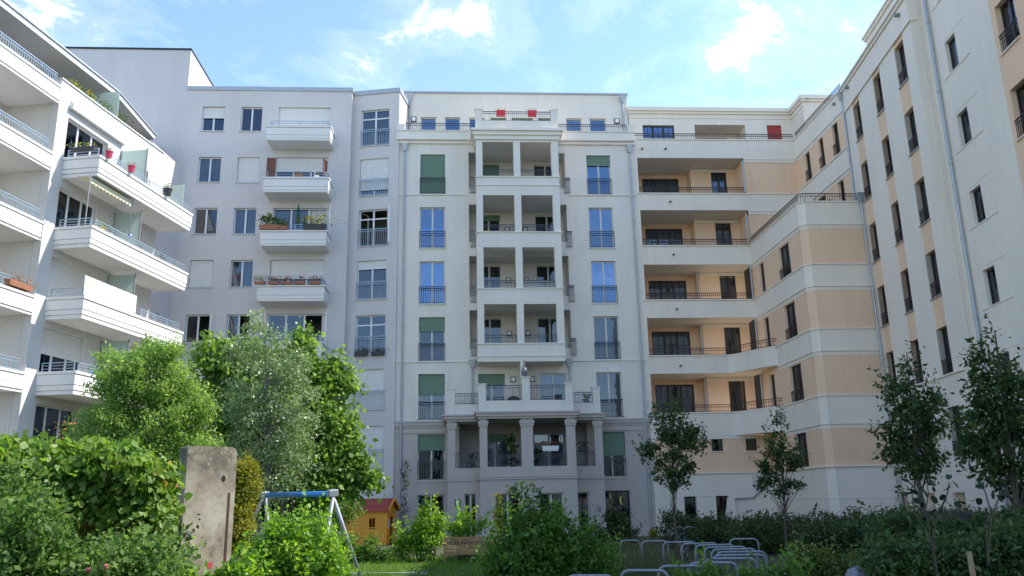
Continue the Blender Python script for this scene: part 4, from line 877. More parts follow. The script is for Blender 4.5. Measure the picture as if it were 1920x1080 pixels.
def street_tree(px, base_dist, top, blobs, label, n, per, r=.05, ls=.088):
    b0 = at(px, 950, base_dist); b0.z = 0
    return tree('young_tree', label, 'tree', b0, at(*top, base_dist), r, pxblobs([(q[0], q[1], q[2]*.88) for q in blobs], base_dist, .9), n, per, .085, ls, LD, BARK, 'young trees planted along the right wing', sprigs=70, nb=30, droop=.2, aspect=.5, shell=.35)
street_tree(1268, 25, (1262, 765), [(1262, 800, 34), (1240, 840, 32), (1296, 830, 32), (1260, 768, 20), (1212, 850, 14), (1300, 800, 20), (1285, 885, 26), (1245, 885, 24), (1265, 840, 34), (1200, 848, 7), (1228, 775, 12), (1265, 915, 12)], 'young tree with a full round crown behind the bicycle, leftmost of the street trees', 150, 32)
street_tree(1467, 29, (1464, 785), [(1464, 800, 15), (1455, 835, 26), (1478, 862, 26), (1450, 880, 26), (1436, 908, 18), (1492, 905, 16), (1470, 912, 20), (1467, 780, 7)], 'small slim young tree before the white plinth with the stair rail', 105, 30)
street_tree(1728, 20.5, (1700, 660), [(1704, 690, 20), (1690, 745, 36), (1740, 755, 28), (1700, 800, 44), (1755, 800, 24), (1725, 850, 44), (1672, 850, 22), (1770, 845, 12), (1700, 885, 34), (1750, 890, 20), (1700, 655, 8), (1665, 765, 10)], 'tall young tree with a narrow crown in front of the dark lower windows', 165, 32, .06)
street_tree(1898, 16.5, (1865, 620), [(1862, 630, 18), (1840, 660, 16), (1850, 700, 30), (1880, 740, 44), (1835, 745, 26), (1905, 790, 40), (1850, 800, 46), (1890, 850, 50), (1840, 860, 36), (1915, 890, 34), (1820, 790, 16), (1870, 905, 24), (1845, 608, 8), (1890, 612, 8)], 'rightmost young tree, large dark crown cut by the edge of the photo', 190, 30, .065)
# thin sapling with a few large single leaves, nearest on the right
def big_leaf(sz, mat, lob=0):
    b = MB(); n = 9; pts = []
    for k in range(n):
        a = math.pi*k/(n-1); pts.append((sz*(.5-.5*math.cos(a)), sz*.34*math.sin(a)**.8*(1+lob*math.sin(3*a)**2)))
    for k in range(n-1):
        (x0, y0), (x1, y1) = pts[k], pts[k+1]; b.quad((x0, 0, 0), (x1, 0, 0), (x1, y1, y1*.35), (x0, y0, y0*.35)); b.quad((x1, 0, 0), (x0, 0, 0), (x0, -y0, y0*.35), (x1, -y1, y1*.35))
    me = b.mesh('leaf', mat); a_ = me.attributes.new('tint', 'FLOAT', 'POINT'); a_.data.foreach_set('value', np.full(len(me.vertices), random.random(), dtype=np.float32)); return me
sp = thing('sapling', 'thin sapling with large single dark leaves in front of the cellar windows', 'sapling', (at(1748, 1000, 8).x, at(1748, 1000, 8).y, 0))
bls = [big_leaf(.07, simple('sapling_leaf', (.02, .045, .02), .7, 0, .2, 8, 0, .2), .1) for _ in range(4)]
mb = MB(); stems = [[(1745, 1010), (1715, 960), (1708, 915), (1722, 905)], [(1748, 1010), (1760, 960), (1775, 930), (1780, 905)], [(1745, 1010), (1735, 950), (1728, 920)], [(1850, 985), (1858, 960), (1848, 925), (1838, 905)], [(1858, 975), (1868, 945), (1878, 920)]]
for st in stems: mb.tube([Vector((sp.location.x, sp.location.y, 0))] + [at(a, b_, 8) for a, b_ in st] if st[0][0] < 1800 else [at(a, b_, 8) for a, b_ in [(1852, 1060)]+st], .006, 5)
mb.build('stem', BARK, sp)
for (a, b_) in [(1706, 918), (1712, 924), (1730, 918), (1723, 932), (1712, 935), (1716, 946), (1730, 942), (1746, 930), (1780, 890), (1786, 902), (1782, 914), (1772, 928), (1776, 936), (1757, 955), (1790, 942), (1795, 940), (1768, 950), (1735, 970), (1745, 958), (1828, 912), (1834, 902), (1836, 934), (1862, 920), (1868, 928), (1880, 914), (1882, 930), (1846, 898), (1885, 920)]:
    w_ = at(a, b_, 8+random.uniform(-.15, .15)); o = link('leaf', random.choice(bls), sp, w_-sp.location); o.rotation_euler = (random.uniform(-1.2, 1.2), random.uniform(.2, 1.4), random.uniform(0, 6.28))

# ------------------------------------------------------------------ hedges and shrubs, left
top = [(0, 838), (60, 846), (120, 848), (180, 842), (240, 856), (290, 872), (330, 892)]
bl = []
for k in range(16):
    px = -30+k*20.6; ty = np.interp(px, [t_[0] for t_ in top], [t_[1] for t_ in top]); dd = 13.6
    for j, yy in enumerate((ty+28, ty+70, ty+105)): c = at(px+random.uniform(-8, 8), yy+random.uniform(-6, 6), dd+random.uniform(-.2, .2)+.15*j); bl.append((c.x, c.y, c.z, .34, .5, .30))
vh = bush('vine_hedge', 'tall hedge overgrown with broad yellow green vine leaves on the left', 'hedge', bl, 2900, 20, .10, .078, LV, stems=30, droop=.6, aspect=.95, up=.8, shell=.75, hexa=True, sprigs=0)
vls = [big_leaf(.085+.013*k, LV, .35) for k in range(5)]
for k in range(240):
    px = random.uniform(0, 312); ty = np.interp(px, [t_[0] for t_ in top], [t_[1] for t_ in top]); w_ = at(px, ty+random.uniform(4, 130), 13.05+random.uniform(0, .25))
    o = link('leaf', random.choice(vls), vh, w_-vh.location); o.rotation_euler = (random.uniform(-.7, .7), random.uniform(.3, 1.2), random.uniform(-2.6, -.4))
bl = []
for k in range(30): 
    px = random.uniform(-20, 292); c = at(px, random.uniform(1050, 1112)+(0 if px > 70 else -110*random.random()), random.uniform(10.2, 11.8)); bl.append((c.x, c.y, c.z-.05, .38, .42, .32))
bl += [(at(8+k*20, 930+k*22, 12.3).x, at(8+k*20, 930+k*22, 12.3).y, at(8+k*20, 930+k*22, 12.3).z, .33, .33, .4) for k in range(4)]
rb = bush('rose_bush', 'low tangled rose bushes along the bottom left with a few pink blooms', 'bush', bl, 950, 26, .1, .062, LR, stems=40, droop=.1, aspect=.6, sprigs=200)
pk = simple('pink_petals', (.75, .12, .22), .6)
for px, py in ((166, 1071), (197, 1064), (203, 1068)):
    b = MB(); c = at(px, py, 9.9)
    for k in range(9): a = k*2.4; e = Vector((math.cos(a)*.03, math.sin(a)*.03, .008*(k % 3))); b.tube([c, c+e*.6+Vector((0, 0, .012)), c+e], [.006, .018, .012], 5)
    b.build('flower', pk, rb)
bush('gap_shade_leaves', 'dark leaf layer added for the shade in the gap between vine hedge and roses', 'bush', [(at(px, 1000, 14.9).x, at(px, 1000, 14.9).y, z_, .4, .4, .5) for px in range(-20, 330, 26) for z_ in (.6, 1.35)], 700, 26, .12, .08, LH, stems=20, sprigs=0)  # dark leaves added to stand for the shaded gap below the vines
bush('thicket', 'shady thicket under the trees between the pillar and the swing', 'bush', pxblobs([(470, 905, 45), (520, 930, 50), (580, 930, 45), (450, 950, 40), (640, 960, 35, 9), (240, 900, 60), (320, 900, 60), (400, 890, 60), (560, 980, 50)], 28.5, .7), 620, 34, .2, .12, LM, stems=50)
bush('golden_shrub', 'yellow green shrub with reddish tips just right of the concrete pillar', 'bush', pxblobs([(456, 905, 24), (446, 940, 30), (444, 985, 28), (432, 1010, 30), (462, 880, 12), (448, 885, 20), (470, 915, 12)], 21.5, .9), 320, 60, .10, .06, LY, stems=16)
bush('bright_shrub', 'dense bright green shrub in front of the blue swing', 'bush', pxblobs([(548, 1005, 24), (520, 1030, 26), (585, 1022, 36), (505, 1062, 32), (540, 1050, 62), (604, 1064, 40), (628, 1100, 34), (590, 1085, 60), (505, 1098, 45), (525, 985, 12), (565, 978, 10), (598, 985, 8)], 13.6, .9), 440, 40, .10, .06, LS_, stems=30, sprigs=300, shell=.2)
bush('low_shrub', 'yellow green leafy shoots around the foot of the concrete pillar', 'bush', pxblobs([(345, 1092, 18), (395, 1100, 22), (445, 1088, 22), (430, 1062, 9), (335, 1085, 16), (455, 1095, 20)], 12.6, .8), 120, 34, .06, .07, LS_, stems=14)
bush('spindly_shrub', 'sunlit pale green shrub between the playhouse and the bench', 'bush', pxblobs([(803, 958, 12), (800, 978, 20), (780, 995, 20), (768, 1018, 20), (800, 1015, 30), (825, 1000, 18), (752, 1028, 12), (785, 1035, 28), (820, 970, 10), (745, 1040, 16)], 29, .8), 180, 26, .1, .095, LS_, stems=26, shell=.3)
bush('spindly_shrub', 'thin pale shoots rising behind the backrest of the bench', 'bush', pxblobs([(870, 975, 10), (885, 990, 12), (850, 990, 12), (905, 985, 10), (865, 1000, 16), (930, 960, 8), (935, 975, 9)], 29.5, .8), 60, 22, .09, .09, LS_, stems=18, shell=.2)
bush('orange_flower_plant', 'tangled plants with tall dry stems in front of the playhouse', 'plant', pxblobs([(645, 1015, 14), (690, 1036, 14), (715, 1042, 12), (665, 1044, 16), (635, 1035, 14), (700, 1015, 7)], 29.5, .8), 140, 26, .1, .085, LM, stems=26, shell=.3)
# centre and right
cb = bush('large_bush', 'big green bush in the middle foreground covering the garden windows', 'bush', pxblobs([(1000, 985, 26), (1045, 995, 28), (960, 1015, 28), (1085, 1010, 24), (1010, 1040, 52), (948, 1058, 34), (1075, 1050, 42), (1115, 1062, 32), (1020, 1085, 76), (988, 955, 15), (1028, 965, 12), (936, 1082, 34), (1125, 1088, 36), (1100, 990, 9), (965, 980, 10), (1140, 1040, 12)], 16.3, .9), 470, 40, .11, .068, LM, stems=40, sprigs=340, shell=.2)
for pts in ([(1000, 960), (985, 930), (968, 918), (960, 912)], [(1035, 960), (1018, 935), (1003, 920), (985, 905)]):
    m_ = []
    for (a, b_), (c_, d_) in zip(pts, pts[1:]):
        for k in range(14): f_ = k/14; q = at(a+(c_-a)*f_, b_+(d_-b_)*f_, 16.2); m_.append(q+Vector(RNG.normal(size=3)*.045))
    link('shoot', leaf_mesh('shoot', np.repeat(np.array([tuple(v-cb.location) for v in m_]), 3, axis=0)+RNG.normal(size=(3*len(m_), 3))*.03, .085, LD, .3, .5), cb)
m_ = [tuple(at(932+random.uniform(-7, 10), y_, 16.1)-cb.location) for y_ in range(925, 1000, 1) for _ in (0, 1)]
link('shoot', leaf_mesh('shoot', np.array(m_), .07, LY, .1, .5), cb)
bush('brown_green_bush', 'olive bush right of the large bush before the dark entrance door', 'bush', pxblobs([(1150, 980, 17), (1165, 1000, 20), (1130, 1005, 18), (1185, 1010, 14), (1150, 1020, 24), (1120, 1025, 16)], 30, .8), 170, 32, .12, .09, LH, stems=20)
bush('trimmed_hedge', 'long dark clipped hedge in front of the white plinth on the right', 'hedge', [(8.35+.95*k+random.uniform(-.2, .2), 33.8-.6*k+random.uniform(-.25, .25), .66, .75, .9, .68+random.uniform(-.08, .1)) for k in range(13)]+[(9.0+.95*k, 31.4-.62*k, .5, .85, 1.0, .62) for k in range(11)]+[(9.9+.9*k, 29.4-.62*k, .45, .85, 1.0, .55) for k in range(10)], 2500, 44, .15, .085, LH, stems=60, shell=.8, sprigs=160)
for i, (label, lst, dist, mt, n_) in enumerate((
    ('rounded fresh green bush below the sapling in the right foreground', [(1700, 985, 26), (1670, 1010, 30), (1720, 1015, 34), (1755, 1000, 24), (1690, 1045, 40), (1740, 1050, 40)], 14.5, LQ, 360),
    ('dark bush behind the grey boulder', [(1560, 1015, 30), (1600, 1020, 30), (1530, 1035, 26), (1580, 1050, 34), (1630, 1030, 30)], 17, LH, 300),
    ('leafy bush with pale yellow tips at the paving edge', [(1520, 1060, 20), (1550, 1068, 22), (1500, 1050, 14), (1590, 1072, 18)], 14, LT, 80),
    ('wide low bush at the bottom right around the wooden stake', [(1660, 1070, 40), (1720, 1075, 44), (1780, 1065, 44), (1830, 1060, 40), (1880, 1050, 44), (1920, 1040, 50), (1780, 1095, 60), (1880, 1095, 60)], 11, LQ, 620),
    ('dark shrub at the foot of the rightmost young tree', [(1800, 1005, 26), (1850, 1005, 28), (1890, 1010, 32), (1830, 1030, 34), (1925, 1000, 34), (1780, 1030, 28)], 15, LH, 340))):
    bush('garden_shrub', label, 'bush', pxblobs(lst, dist, .9), n_, 46, .10, .05 if dist < 16 else .07, mt, stems=24, sprigs=90, shell=.4)
bush('ground_shrub', 'low mixed planting between the bicycle hoops', 'bush', pxblobs([(1325, 1082, 16), (1340, 1074, 9), (1300, 1098, 20), (1400, 1096, 18), (1455, 1080, 14), (1480, 1088, 18)], 11.5, .8), 75, 30, .07, .06, LM, stems=20)
n = 16000; wx = RNG.uniform(-1.5, 10.5, n); wy = RNG.uniform(9.5, 30, n); pk_ = np.sin(wx*1.7+np.cos(wy*.9)*2)+np.cos(wy*1.3-wx*.6); ok = (pk_ > -.3) & (wx < 1+wy*.32)
P = np.stack([wx, wy, RNG.random(n)**1.6*(.12+.14*np.clip(pk_, 0, 2))], 1)[ok]; wd_ = link('weeds', leaf_mesh('weeds', P, .07, LQ, -.1, .5)); wd_['kind'] = 'stuff'; wd_['label'] = 'low weeds and ground cover between the bicycle hoops'
# dry perennials with seed heads
root = thing('dry_perennials', 'clump of dry brown grasses and stalks left of the bicycle hoops', 'plants', ground(1190, 1075))
mb = MB(); tips = []
for k in range(2600):
    px = random.gauss(1190, 42); g0 = ground(px, 1050+random.uniform(0, 45)); h = random.uniform(.3, .95); l_ = Vector((random.gauss(0, .14), random.gauss(0, .1), h)); w_ = .0035
    mb.v += [tuple(g0-root.location+Vector((-w_, 0, 0))), tuple(g0-root.location+Vector((w_, 0, 0))), tuple(g0-root.location+l_)]; n = len(mb.v); mb.f.append((n-3, n-2, n-1)); mb.m.append(0); tips.append(g0-root.location+l_*random.uniform(.4, 1))
link('stalks', mb.mesh('stalks', LX), root); link('seed_heads', leaf_mesh('seed_heads', np.array([tuple(t_) for t_ in tips for _ in range(1)])+RNG.normal(size=(2600, 3))*.03, .03, LX), root)
for (px, py, r_, g_) in ((1225, 1001, 6, (1205, 1070)), (1171, 1020, 5, (1166, 1070))):
    b_ = thing('allium_head', 'large ball shaped seed head on a thin stalk' if r_ == 6 else 'smaller ball shaped seed head low among dry stalks', 'flower', ground(*g_))
    c = at(px, py, (b_.location-Vector((0, 0, 0))).xy.length); mb = MB(); mb.tube([b_.location, b_.location.lerp(c, .5)+Vector((.02, 0, 0)), c], .005, 5); mb.build('stalk', LX, b_)
    d = RNG.normal(size=(500, 3)); d /= np.linalg.norm(d, axis=1)[:, None]; rm = 1.35*r_*c.xy.length/FPX
    link('head', leaf_mesh('head', np.array(tuple(c-b_.location))+d*rm*.72, rm*.4, LY, 0, .6), b_); mb = MB(); mb.lathe([(rm*.1, -rm*.75), (rm*.6, -rm*.45), (rm*.75, 0), (rm*.6, rm*.45), (rm*.1, rm*.75)], tuple(c), 12); mb.build('core', LY, b_)
# lawn
m, t, b = newmat('lawn_turf'); t.links.new(ramp(t, noise(t, pos(t), 3, 5), [(.3, (.05, .11, .015)), (.7, (.09, .17, .03))]), b.inputs['Base Color']); b.inputs['Roughness'].default_value = .9
g = MB(); g.poly([(-7.5, 16, .012), (3.0, 16, .012), (4.2, 24, .012), (3.5, 31, .012), (-6.0, 32, .012), (-8, 24, .012)]); g.build('lawn', m, None, kind='structure')
n = 90000; gx = RNG.uniform(-6.5, 3.6, n); gy = RNG.uniform(19.5, 31, n); hh = RNG.uniform(.03, .1, n)*(1+.8*(np.sin(gx*2.1)*np.cos(gy*1.3) > .3)); an = RNG.uniform(0, 6.28, n); w_ = .006
a0 = np.stack([gx-w_*np.cos(an), gy-w_*np.sin(an), np.full(n, .01)], 1); a1 = np.stack([gx+w_*np.cos(an), gy+w_*np.sin(an), np.full(n, .01)], 1); a2 = np.stack([gx+RNG.normal(size=n)*.025, gy+RNG.normal(size=n)*.025, hh], 1)
me = bpy.data.meshes.new('grass'); V = np.stack([a0, a1, a2], 1).reshape(-1, 3).astype(np.float32); me.vertices.add(3*n); me.loops.add(3*n); me.polygons.add(n); me.vertices.foreach_set('co', V.ravel()); me.loops.foreach_set('vertex_index', np.arange(3*n, dtype=np.int32)); me.polygons.foreach_set('loop_start', np.arange(0, 3*n, 3, dtype=np.int32))
at_ = me.attributes.new('tint', 'FLOAT', 'POINT'); at_.data.foreach_set('value', np.repeat(RNG.random(n).astype(np.float32), 3)); me.materials.append(leafmat('grass_blades', [(.2, (.05, .12, .015)), (.55, (.10, .21, .03)), (.9, (.19, .28, .06))], .35, .3)); me.update(calc_edges=True)
gr = link('grass', me); gr['kind'] = 'stuff'; gr['label'] = 'short sunlit lawn grass in front of the bench and playhouse'

for o_ in bpy.data.objects:
    if o_.name.split('.')[0] == 'shoot': o_['kind'] = 'stuff'
# ================================================================== garden furniture
# concrete pillar
m, t, b = newmat('weathered_concrete'); p = pos(t)
f1 = noise(t, p, 2.2, 8, .7); f2 = noise(t, p, 75, 4, .8)
c1 = ramp(t, M(t, 'ADD', M(t, 'MULTIPLY', f1, .6), M(t, 'MULTIPLY', f2, .4)), [(.38, (.12, .095, .065)), (.47, (.32, .27, .20)), (.60, (.46, .42, .32))])
zz = N(t, 'ShaderNodeSeparateXYZ'); t.links.new(p, zz.inputs[0])
gm = M(t, 'MULTIPLY', M(t, 'SUBTRACT', zz.outputs['Z'], 2.1), 1.6, None, True); gm2 = M(t, 'MULTIPLY', gm, ramp(t, noise(t, p, 3, 6, .7), [(.35, (0, 0, 0)), (.6, (1, 1, 1))]))
mx = N(t, 'ShaderNodeMix', data_type='RGBA'); t.links.new(gm2, mx.inputs[0]); t.links.new(c1, mx.inputs[6]); mx.inputs[7].default_value = (.10, .085, .06, 1)
li = ramp(t, noise(t, p, 16, 3, .5), [(.66, (0, 0, 0)), (.70, (1, 1, 1))]); mx2 = N(t, 'ShaderNodeMix', data_type='RGBA'); t.links.new(M(t, 'MULTIPLY', li, gm), mx2.inputs[0]); t.links.new(mx.outputs[2], mx2.inputs[6]); mx2.inputs[7].default_value = (.55, .53, .42, 1)
t.links.new(mx2.outputs[2], b.inputs['Base Color']); b.inputs['Roughness'].default_value = .95
bp = N(t, 'ShaderNodeBump', i_Strength=.8, i_Distance=.008); t.links.new(M(t, 'ADD', M(t, 'MULTIPLY', f2, .8), f1), bp.inputs['Height']); t.links.new(bp.outputs[0], b.inputs['Normal'])
CONC = m
q = at(385, 950, 15); a_ = rad(45); PL = thing('concrete_pillar', 'weathered concrete wall slab standing upright with red paint marks low down', 'pillar', (q.x, q.y, 0), a_)
H = at(390, 838, 15).z; Wd, Th = .445, .13
out = [(-Wd, 0), (Wd, 0), (Wd, H-.10), (Wd-.03, H-.03), (Wd-.1, H), (-Wd+.03, H), (-Wd, H-.03)]
b = MB(); wm_ = wmat(PL)
T = lambda x, y, z: tuple(wm_ @ Vector((x, y, z)))
b.poly([T(x, -Th, z) for x, z in out]); b.poly([T(x, Th, z) for x, z in reversed(out)])
for i in range(len(out)):
    (x0, z0), (x1, z1) = out[i], out[(i+1) % len(out)]; b.quad(T(x0, -Th, z0), T(x0, Th, z0), T(x1, Th, z1), T(x1, -Th, z1))
b.build('slab', CONC, PL, bevel=.02)
RUST = simple('rust', (.09, .045, .03), .95, .1, .4, 20, .6)
b = MB(); b.hexa([T(x, y, z) for z in (.6, H-.75) for x, y in ((.32, -Th-.006), (.36, -Th-.006), (.36, -Th+.01), (.32, -Th+.01))]); b.build('rusty_groove', RUST, PL)
b = MB(); c = Vector((.22, -Th-.004, H-.52))
b.poly([T(c.x+.035*math.cos(k*.785+.3)*(1+.2*(k % 2)), c.y, c.z+.055*math.sin(k*.785+.3)) for k in range(8)]); b.poly([T(c.x-.02+.01*math.cos(k), c.y-.001, 1.62+.01*math.sin(k)) for k in range(6)]); b.build('hole', simple('hole_shade_black', (.02, .018, .015), 1), PL)  # flat dark patches stand in for the shade inside the holes
RED = simple('red_spray_paint', (.50, .06, .06), .8, 0, .3, 30); PINK = simple('faded_red_paint', (.36, .20, .17), .9, 0, .3, 30)
b = MB()
for cx_, cz, r in ((.08, H-1.89, .05), (-.22, H-1.95, .034)): b.poly([T(cx_+r*math.cos(k*.5)*(1+.15*math.sin(k*1.7)), -Th-.003, cz+r*.95*math.sin(k*.5)) for k in range(12)])
b.build('paint_spot', RED, PL)
b = MB()
def stroke(pts, w_):
    for (x0, z0), (x1, z1) in zip(pts, pts[1:]):
        dx, dz = x1-x0, z1-z0; L = math.hypot(dx, dz); nx, nz = -dz/L*w_, dx/L*w_; b.quad(T(x0+nx, -Th-.0035, z0+nz), T(x1+nx, -Th-.0035, z1+nz), T(x1-nx, -Th-.0035, z1-nz), T(x0-nx, -Th-.0035, z0-nz))
stroke([(-.02, H-2.3), (0, H-2.12), (.06, H-2.05), (.12, H-2.1), (.14, H-2.16)], .012); stroke([(.02, H-2.06), (.10, H-2.03), (.2, H-2.09), (.27, H-2.0)], .01); stroke([(-.3, H-1.98), (-.2, H-1.92)], .01); stroke([(.18, H-2.1), (.26, H-2.14), (.31, H-2.05)], .012); stroke([(-.28, H-2.14), (-.2, H-2.1), (-.14, H-2.16)], .012)
b.build('painted_scribble', PINK, PL)
# small orange object on a post behind the pillar
q = at(341, 909, 15.7); OT = thing('orange_capped_post', 'dark post with a small orange plastic cap peeking out left of the concrete pillar', 'post', (q.x, q.y, 0))
b = MB(); b.tube([(q.x, q.y, 0), (q.x, q.y, q.z)], .03, 8); b.build('post', MT['black'], OT); ORP = simple('orange_plastic', (.72, .14, .03), .45)
b = MB(); b.bar(at(321, 911, 15.6), at(347, 908, 15.8), .10, .09); b.build('cap', ORP, OT, bevel=.03)

# swing
SW = thing('swing_set', 'playground swing with blue crossbar on galvanised A shaped legs', 'swing', (at(560, 950, 21).x, at(560, 950, 21).y, 0))
aL = at(496, 929, 22.8); aR = at(624, 926, 19.5); BLUE = simple('blue_painted_steel', (.03, .20, .52), .35, .1)
b = MB(); dv = (aR-aL).normalized(); b.tube([aL+dv*.1, aR-dv*.1], .065, 14); b.build('crossbar', BLUE, SW, smooth=True)
def foot(px, d): v = at(px, 1000, d); v.z = 0; return v
for ap, feet in ((aL, ((430, 23.2), (518, 22.4))), (aR, ((598, 18.9), (688, 19.9)))):
    for px, d in feet: 
        b = MB(); ft = foot(px, d); top_ = ap+(ap-ft).normalized()*.10; off = dv.cross(Vector((0, 0, 1))).normalized()*(.05 if px in (518, 598) else -.05)
        b.tube([ft, top_-off*.4], .042, 10); b.build('leg', MT['galv'], SW, smooth=True)
    b = MB(); s_ = dv.cross(Vector((0, 0, 1))).normalized()
    b.bar(ap-s_*.12+Vector((0, 0, .02)), ap+s_*.12+Vector((0, 0, .0)), .12, .16); b.build('bracket', MT['galv'], SW, bevel=.02)
for f0 in (.2, .6):
    p0 = aL.lerp(aR, f0); p1 = aL.lerp(aR, f0+.16); lo = Vector((0, 0, -1.65))
    for pp in (p0, p1):
        b = MB(); k = 0
        while k < 33: z = -.06-k*.048; b.bar(pp+Vector((0, 0, z)), pp+Vector((.012*(k % 2), 0, z-.042)), .014); k += 1
        b.build('chain', MT['darkrail'], SW)
    b = MB(); b.bar(p0+lo, p1+lo, .18, .035); b.build('seat', MT['black'], SW)

# playhouse
q = ground(690, 1022); PH = thing('playhouse', 'small orange wooden playhouse with a red shingled gable roof', 'playhouse', (q.x, q.y+.75, 0), rad(-12))
ORW = simple('orange_stained_wood', (.80, .36, .04), .6, 0, .15, 14); ORL = simple('bright_orange_trim', (.92, .40, .03), .5); RR = simple('brick_red_roofing', (.33, .065, .045), .8, 0, .2, 25, .4)
b = MB(); hw_, hd, he, hr = 1.05, .8, 1.66, 2.1; wm_ = wmat(PH)
T = lambda x, y, z: tuple(wm_ @ Vector((x, y, z)))
def tb(b, x0, x1, y0, y1, z0, z1): b.hexa([T(x0, y0, z0), T(x1, y0, z0), T(x1, y1, z0), T(x0, y1, z0), T(x0, y0, z1), T(x1, y0, z1), T(x1, y1, z1), T(x0, y1, z1)])
nb = 9
for k in range(nb):   # boards of the long walls, with a window in the front one
    z0 = he*k/nb; z1 = he*(k+1)/nb-.008
    if .8 < (z0+z1)/2 < 1.25:
        tb(b, -hw_, .2, -hd, -hd+.03, z0, z1); tb(b, .52, hw_, -hd, -hd+.03, z0, z1)
    else: tb(b, -hw_, hw_, -hd, -hd+.03, z0, z1)
    tb(b, -hw_, hw_, hd-.03, hd, z0, z1)
    for s_ in (-1, 1):
        if s_ > 0 and z1 < 1.35: tb(b, s_*hw_-.03, s_*hw_, -hd+.03, -.35, z0, z1); tb(b, s_*hw_-.03, s_*hw_, .35, hd-.03, z0, z1)
        else: tb(b, s_*hw_-.015, s_*hw_+.015, -hd+.03, hd-.03, z0, z1)
for s_ in (-1, 1): b.poly([T(s_*hw_, -hd, he), T(s_*hw_, hd, he), T(s_*hw_, 0, hr)])
b.build('wall', ORW, PH)
b = MB(); tb(b, .17, .55, -hd-.02, -hd, .78, .82); tb(b, .17, .55, -hd-.02, -hd, 1.24, 1.28); tb(b, .17, .21, -hd-.02, -hd, .82, 1.24); tb(b, .51, .55, -hd-.02, -hd, .82, 1.24); tb(b, .35, .37, -hd-.01, -hd+.02, .82, 1.24); b.build('window', ORL, PH)
b = MB()
for y in (-hd, hd): tb(b, hw_, hw_+.05, y-.04, y+.04, 0, he)
tb(b, hw_, hw_+.04, -.38, -.3, 0, 1.4); tb(b, hw_, hw_+.04, .3, .38, 0, 1.4); tb(b, hw_, hw_+.04, -.3, .3, 1.34, 1.42)
for s_ in (-1, 1): b.hexa([T(hw_+x, y, z) for x in (.17, .21) for y, z in ((s_*(hd+.16), he-.12), (s_*(hd+.16), he+.02), (0, hr+.12), (0, hr-.03))])
b.build('gable_trim', ORL, PH)
b = MB(); 
for k in range(3): tb(b, hw_+.01, hw_+.03, -.55+.07*k, -.53+.07*k, .75, 1.2); tb(b, hw_+.01, hw_+.03, .42+.07*k, .44+.07*k, .75, 1.2)
b.build('window_bars', MT['upvc'], PH)
for s_ in (-1, 1):
    b = MB()
    for k in range(6):
        f0, f1 = k/6, (k+1)/6+.04; y0, y1 = s_*(hd+.2)*(1-f0), s_*(hd+.2)*(1-f1); z0, z1 = he-.13+(hr+.13-he+.02)*f0, he-.13+(hr+.13-he+.02)*f1
        b.hexa([T(-hw_-.2, y0, z0+.03), T(hw_+.2, y0, z0+.03), T(hw_+.2, y1, z1+.005), T(-hw_-.2, y1, z1+.005), T(-hw_-.2, y0, z0+.05), T(hw_+.2, y0, z0+.05), T(hw_+.2, y1, z1+.025), T(-hw_-.2, y1, z1+.025)])
    b.build('roof', RR, PH)

# bench
q = ground(889, 1057); BN = thing('garden_bench', 'wooden slatted garden bench on the lawn half hidden by the big bush', 'bench', (q.x, q.y, 0), rad(2)); wm_ = wmat(BN)
T = lambda x, y, z: tuple(wm_ @ Vector((x, y, z)))
TK = simple('weathered_teak', (.36, .20, .08), .65, 0, .2, 16, .3); L2 = .97
def part(nm, boxes, mat, root, **k):
    b = MB()
    for bx in boxes: tb(b, *bx)
    return b.build(nm, mat, root, **k)
for x in (-L2, L2-.06): part('leg', [(x, x+.06, -.28, -.22, 0, .62)], TK, BN); part('leg', [(x, x+.06, .22, .28, 0, .82)], TK, BN); part('armrest', [(x-.02, x+.08, -.32, .22, .62, .65)], TK, BN)
part('top_rail', [(-L2+.06, L2-.06, .225, .265, .74, .82)], TK, BN); part('lower_rail', [(-L2+.06, L2-.06, .225, .265, .42, .47)], TK, BN); part('apron', [(-L2+.06, L2-.06, -.27, -.24, .30, .38)], TK, BN)
for k in range(24): x = -L2+.10+k*(2*L2-.24)/23; part('slat', [(x, x+.04, .235, .255, .47, .74)], TK, BN)
for k in range(6): y = -.27+k*.085; part('seat_slat', [(-L2+.03, L2-.03, y, y+.065, .385, .405)], TK, BN)

# bicycle hoops
HP = [((1162, 1014), (1200, 1013), 'small galvanised hoop farthest left behind the dry stalks'), ((1203, 1015), (1252, 1014), 'galvanised hoop just left of the parked bicycle'), ((1243, 1017), (1305, 1016), 'galvanised hoop the bicycle leans against'),
 ((1277, 1020), (1345, 1018), 'galvanised hoop just right of the bicycle, its left leg fully visible'), ((1303, 1023), (1376, 1021), 'bicycle hoop second after the bicycle in the row'), ((1320, 1027), (1400, 1025), 'bicycle hoop third after the bicycle in the row'), ((1333, 1031), (1418, 1029), 'bicycle hoop fourth after the bicycle in the row'),
 ((1342, 1036), (1436, 1034), 'widest looking bicycle hoop, fifth after the bicycle'), ((1336, 1042), (1436, 1040), 'bicycle hoop sixth after the bicycle with its bend over the right end'), ((1320, 1048), (1418, 1047), 'bicycle hoop seventh after the bicycle in the curved row'), ((1290, 1056), (1382, 1055), 'bicycle hoop eighth after the bicycle, its foot in green plants'),
 ((1234, 1062), (1326, 1061), 'bicycle hoop in the nearer bend of the row left of the plants'), ((1164, 1070), (1252, 1070), 'hoop near the bottom edge of the photo below the dry stalks'), ((1060, 1080), (1152, 1080), 'nearest hoop, only its top bend showing at the bottom edge'), ((1368, 1011), (1421, 1010), 'single taller galvanised hoop standing apart in front of the dark hedge')]
